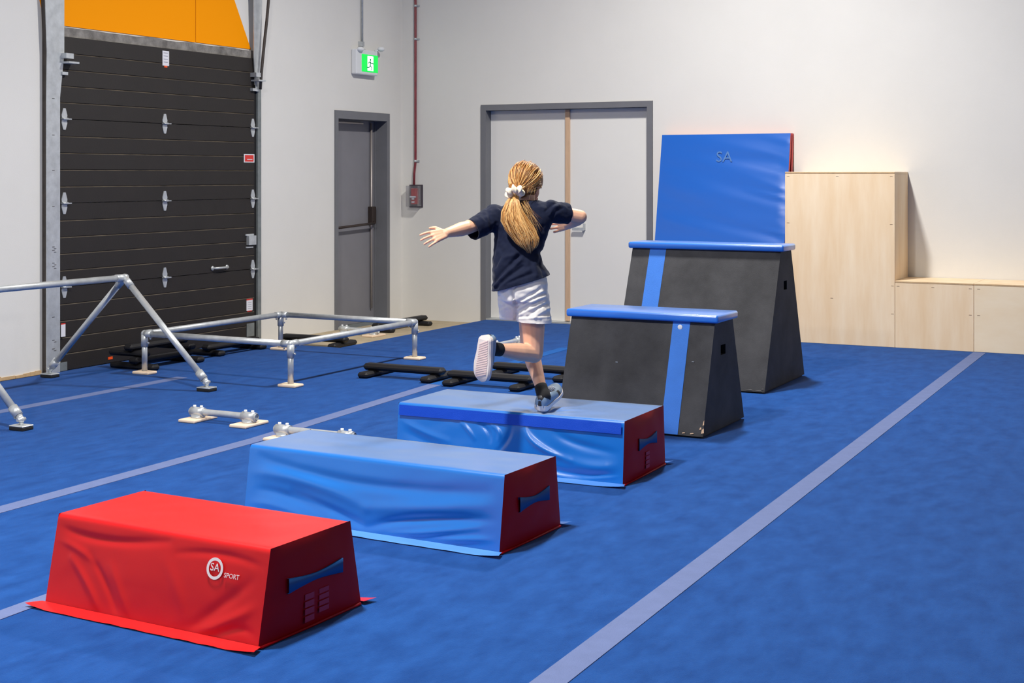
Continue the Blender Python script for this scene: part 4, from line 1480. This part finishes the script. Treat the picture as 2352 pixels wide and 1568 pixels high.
# ---- hair
tie = Q(1184, 447, -0.02)                                     # pony tail gathers here
bm = NB()
ball(bm, hc + UPV * 0.016, 0.0965, (0.86, 1.02, 1.02), 22, rot=HB)
ball(bm, HP(-0.004, -0.06, -0.025), 0.062, (1.0, 0.8, 0.9), 16, rot=HB)
cap(bm, HP(-0.01, -0.075, -0.035), tie, 0.05, 0.022)
b = remeshed('hair_cap', bm, 0.006, 5)
fs = [f for f in b.faces if ((f.calc_center_median() - hc).dot(fdir) > 0.052 + 0.35 * max(0.0, (f.calc_center_median() - hc).z - 0.03))
      or ((f.calc_center_median() - hc).z < -0.03 and (f.calc_center_median() - hc).dot(fdir) > 0.0)]
bmesh.ops.delete(b, geom=fs, context='FACES')
for f in b.faces:
    f.smooth = True
hair = obj('hair', b, 'hair_cap', person, smooth=True)
# strands over the cap, all running to the tie
bm = NB()
def onhead(d, lift):
    d = d.normalized()
    l = Vector((d.dot(fright) / 0.0845, d.dot(fdir) / 0.100, d.dot(UPV) / 0.100)).length
    return hc + UPV * 0.016 + d * (1 / l + lift)
tdir = (tie - hc - UPV * 0.016).normalized()
rng = random.Random(5)
for k in range(820):
    az = rng.uniform(0, 2 * math.pi)
    th_ = rng.uniform(0.15, 2.15)
    a_, b_2 = frame_for(tdir)
    st = (tdir * math.cos(th_) + (a_ * math.cos(az) + b_2 * math.sin(az)) * math.sin(th_)).normalized()
    lf = st.dot(fdir)
    if lf > 0.62 - (0.0 if st.z > 0.25 else 0.35) or (st.z < -0.35 and lf > -0.2):
        continue
    pts = []
    sw = rng.uniform(-0.12, 0.12)
    n = 9
    lift = rng.uniform(0.0, 0.006)
    for i in range(n + 1):
        s_ = i / n
        ax = tdir.cross(st)
        if ax.length < 1e-4:
            break
        ax.normalize()
        d = Matrix.Rotation(th_ * (1 - s_) + 0.0, 3, ax) @ tdir
        d = Matrix.Rotation(sw * math.sin(math.pi * s_), 3, tdir) @ d
        p = onhead(d, lift + 0.004 * math.sin(math.pi * s_))
        if s_ > 0.78:
            p = p.lerp(tie, (s_ - 0.78) / 0.22)
        pts.append(p)
    if len(pts) < 4:
        continue
    r_ = rng.uniform(0.0009, 0.0023)
    tube(bm, pts, [r_ * 0.35] + [r_] * (len(pts) - 2) + [r_ * 0.6], 5, rng.choice((0, 0, 1, 1, 2)))
# loose wisps
for k in range(12):
    p0_ = HP(rng.uniform(0.05, 0.08), rng.uniform(-0.06, -0.02), rng.uniform(-0.03, 0.02))
    p0_ = onhead(p0_ - hc, 0.004)
    p1_ = p0_ + fright * rng.uniform(-0.01, 0.004) - UPV * rng.uniform(0.02, 0.05) - fdir * rng.uniform(0, 0.02)
    p2_ = p1_ - UPV * rng.uniform(0.01, 0.03) - fdir * rng.uniform(-0.01, 0.03)
    tube(bm, [p0_, p1_, p2_], [0.0007, 0.0006, 0.0003], 4, rng.choice((0, 1)))
obj('hair_strands', bm, ['hair_mid', 'hair_light', 'hair_dark'], hair, smooth=True)
# pony tail
pl = [(1182, 449, -0.05, 0.018), (1178, 464, -0.075, 0.034), (1177, 486, -0.085, 0.054), (1183, 508, -0.088, 0.070), (1196, 530, -0.088, 0.074), (1208, 549, -0.088, 0.066), (1214, 566, -0.088, 0.050), (1217, 584, -0.086, 0.024)]
ctrl = [(Q(x, y, w), r) for x, y, w, r in pl]
def pony(t, a, rr, extra=0.0):
    f_ = t * (len(ctrl) - 1)
    i = min(int(f_), len(ctrl) - 2)
    fr = f_ - i
    fr = fr * fr * (3 - 2 * fr) * 0.5 + fr * 0.5
    c = ctrl[i][0].lerp(ctrl[i + 1][0], fr)
    r = ctrl[i][1] * (1 - fr) + ctrl[i + 1][1] * fr
    return c + RT * (math.cos(a) * r * rr) + AW * (math.sin(a) * r * rr * 0.42)
bm = NB()
NR, NS = 26, 20
rows = [[bm.verts.new(pony(0.9 * i / NR, 2 * math.pi * k / NS, 0.84 * (1 - 0.75 * (i / NR) ** 5))) for k in range(NS)] for i in range(NR + 1)]
for r0, r1 in zip(rows, rows[1:]):
    for k in range(NS):
        bm.faces.new((r0[k], r0[(k + 1) % NS], r1[(k + 1) % NS], r1[k])).smooth = True
bm.faces.new(rows[0]); bm.faces.new(rows[-1])
pt_ = obj('ponytail', bm, 'hair_cap', person, smooth=True)
bm = NB()
for k in range(760):
    a0 = rng.uniform(0, 2 * math.pi)
    tw = rng.uniform(-0.5, 0.5)
    rr0 = rng.uniform(0.72, 1.02)
    t1 = rng.uniform(0.80, 1.0) * (1.0 - 0.10 * abs(math.cos(a0)))
    ph = rng.uniform(0, 6.28)
    pts = []
    n = 13
    for i in range(n + 1):
        t = t1 * i / n
        pts.append(pony(min(t, 1), a0 + tw * t + 0.14 * math.sin(t * 9 + ph), (rr0 + 0.07 * math.sin(t * 7 + ph)) * (1 - 0.35 * max(0, t - 0.8) / 0.2)))
    r_ = rng.uniform(0.0008, 0.0020)
    tube(bm, pts, [r_ * 0.7] + [r_] * (n - 2) + [r_ * 0.6, r_ * 0.15], 5, rng.choice((0, 1, 1, 0, 2)))
# flyaway strands to the right of the pony tail
for k in range(34):
    s0 = Q(1200 + rng.uniform(-6, 14), 462 + rng.uniform(-4, 8), -0.06)
    e0 = Q(1230 + rng.uniform(-8, 22), 512 + rng.uniform(-10, 40), -0.085)
    m0 = s0.lerp(e0, 0.5) + RT * rng.uniform(-0.012, 0.012) - AW * 0.015
    tube(bm, [s0, s0.lerp(m0, 0.6), m0, m0.lerp(e0, 0.6), e0], [0.0003, 0.0005, 0.0005, 0.0004, 0.0002], 4, rng.choice((1, 2)))
obj('ponytail_strands', bm, ['hair_mid', 'hair_light', 'hair_dark'], pt_, smooth=True)
# scrunchie: ruffled ring
bm = NB()
sc_c = Q(1182, 443, -0.052)
sx = RT
sy = (AW * 0.80 + UPV * -0.6).normalized()
sy = (sy - sx * sy.dot(sx)).normalized()
sz = sx.cross(sy)
NU, NV = 72, 14
g = []
for i in range(NU):
    a = 2 * math.pi * i / NU
    ruf = 1 + 0.34 * math.sin(a * 7 + 0.6) + 0.16 * math.sin(a * 13)
    row = []
    for j in range(NV):
        b_3 = 2 * math.pi * j / NV
        rmaj = 0.030
        rmin = 0.0175 * ruf
        tw = 0.006 * math.sin(a * 6)
        p = sc_c + (sx * math.cos(a) + sy * math.sin(a)) * (rmaj + rmin * math.cos(b_3)) * (1.0) + sz * (rmin * math.sin(b_3) + tw)
        row.append(bm.verts.new(p))
    g.append(row)
for i in range(NU):
    for j in range(NV):
        bm.faces.new((g[i][j], g[(i + 1) % NU][j], g[(i + 1) % NU][(j + 1) % NV], g[i][(j + 1) % NV])).smooth = True
obj('scrunchie', bm, 'scrunchie', person, smooth=True)

# ---- socks and shoes
def sock(an, kn, foot_dir):
    bm = NB()
    d = (an - kn).normalized()
    tube(bm, [an - d * 0.030, an - d * 0.028, an - d * 0.01, an + d * 0.02, an + d * 0.045, an + d * 0.062], [0.0325, 0.034, 0.0345, 0.036, 0.037, 0.030], 24)
    return obj('sock', bm, 'sock_black', person, smooth=True)
sock(J['anL'], J['knL'], None)
sock(J['anR'], J['knR'], None)
def shoe(origin, fx, fz, side):
    """origin: middle of the sole underside; fx toe direction, fz up out of the shoe"""
    fx = fx.normalized()
    fz = (fz - fx * fz.dot(fx)).normalized()
    fy = fz.cross(fx).normalized()
    def T(x, y, z):
        return origin + fx * x + fy * y + fz * z
    L = 0.242
    def half(t):      # half width along the shoe, t 0 heel .. 1 toe
        return 0.037 + 0.013 * math.sin(math.pi * min(1, max(0, (t - 0.15) / 0.95)) ** 1.0) - 0.004 * math.exp(-((t - 0.4) / 0.13) ** 2)
    def endr(t):
        e = 1.0
        if t < 0.12:
            e = math.sqrt(max(0, 1 - ((0.12 - t) / 0.12) ** 2))
        if t > 0.80:
            e = math.sqrt(max(0, 1 - ((t - 0.80) / 0.20) ** 2))
        return max(e, 0.05)
    N, K = 30, 20
    s_ = thing_child('shoe')
    # sole
    bm = NB()
    rows = []
    for i in range(N + 1):
        t = i / N
        x = -L / 2 + L * t
        w = half(t) * endr(t) * 1.05
        rock = 0.016 * max(0, (t - 0.72) / 0.28) ** 2 + 0.006 * max(0, (0.1 - t) / 0.1)
        th = 0.030 - 0.008 * t
        row = [T(x, -w * 0.9, rock), T(x, 0, rock), T(x, w * 0.9, rock), T(x, w * 1.04, rock + 0.008), T(x, w, rock + th), T(x, 0, rock + th), T(x, -w, rock + th), T(x, -w * 1.04, rock + 0.008)]
        rows.append([bm.verts.new(p) for p in row])
    for r0, r1 in zip(rows, rows[1:]):
        for k in range(8):
            f = bm.faces.new((r0[k], r0[(k + 1) % 8], r1[(k + 1) % 8], r1[k]))
    bm.faces.new(rows[0]); bm.faces.new(rows[-1])
    sole = obj('sole', bm, 'shoe_sole', s_)
    # tread bars
    bm = NB()
    for k in range(15):
        t = 0.14 + 0.70 * k / 14
        x = -L / 2 + L * t
        w = half(t) * endr(t) * 0.74
        def rk(xx):
            return 0.016 * max(0, ((xx + L / 2) / L - 0.72) / 0.28) ** 2
        sl = 0.014
        prism(bm, [T(q, yy, rk(q)) for q, yy in ((x - sl, -w), (x - sl + 0.006, -w), (x + sl + 0.006, w * 0.9), (x + sl, w * 0.9))], -fz * 0.0025)
    obj('tread', bm, 'shoe_pink', sole)
    # upper
    bm = NB()
    rows = []
    N2 = 26
    for i in range(N2 + 1):
        t = 0.02 + 0.96 * i / N2
        x = -L / 2 + L * t
        w = half(t) * endr(t) * 0.97
        rock = 0.016 * max(0, (t - 0.72) / 0.28) ** 2 + 0.024 - 0.006 * t
        hgt = 0.062 if t < 0.32 else 0.062 - 0.036 * min(1, (t - 0.32) / 0.5)
        hgt *= endr(t) ** 0.5
        row = []
        for k in range(K):
            a = math.pi * k / (K - 1)
            row.append(bm.verts.new(T(x, w * math.cos(a), rock + hgt * math.sin(a) ** 0.7)))
        rows.append(row)
    for i, (r0, r1) in enumerate(zip(rows, rows[1:])):
        t = (i + 0.5) / N2
        for k in range(K - 1):
            if 0.08 < t < 0.40 and 6 <= k <= 12:
                continue
            f = bm.faces.new((r0[k], r0[k + 1], r1[k + 1], r1[k]))
            f.smooth = True
            a = (k + 0.5) / (K - 1)
            f.material_index = 1 if (0.30 < a < 0.70 and t < 0.62) or (0.62 < t < 0.75 and (a < 0.25 or a > 0.75)) else 0
    bm.faces.new(rows[0]); bm.faces.new(rows[-1])
    up_ = obj('upper', bm, ['shoe_upper', 'shoe_dark'], s_)
    md = up_.modifiers.new('thickness', 'SOLIDIFY')
    md.thickness = 0.003
    # laces
    for k in range(4):
        t = 0.46 + 0.075 * k
        x = -L / 2 + L * t
        z = 0.030 + 0.062 - 0.036 * (t - 0.32) / 0.5
        bm = NB()
        tube(bm, [T(x, -0.022, z - 0.012), T(x + 0.004, 0, z - 0.001), T(x, 0.022, z - 0.012)], 0.0028, 6)
        obj('lace', bm, 'sticker_white', up_)
    # heel tab
    bm = NB()
    box_pts = [T(-L / 2 + 0.003, -0.008, 0.036), T(-L / 2 + 0.003, 0.008, 0.036), T(-L / 2 + 0.012, 0.007, 0.076), T(-L / 2 + 0.012, -0.007, 0.076)]
    prism(bm, box_pts, -fx * 0.004)
    obj('heel_tab', bm, 'shoe_dark', up_)
    return s_
def thing_child(name):
    o = bpy.data.objects.new(name, None)
    o.empty_display_size = 0.05
    C.objects.link(o)
    o.parent = person
    return o
# landing shoe: heel on the block, toe pitched up, pointing away to the right
tx = (AW * 0.84 + RT * 0.40 + UPV * 0.32).normalized()
tz = (UPV * 1.0 - AW * 0.30).normalized()
heel = Q(1241, 944, -0.01)
shoe(heel + tx * 0.112, tx, tz, -1)
# raised shoe: sole to the camera, toe down
tx = (UPV * -1.0 + RT * -0.10 + AW * 0.10).normalized()
tz = (RT * 0.60 + AW * 0.80).normalized()
shoe(Q(1107, 824, -0.27), tx, tz, 1)
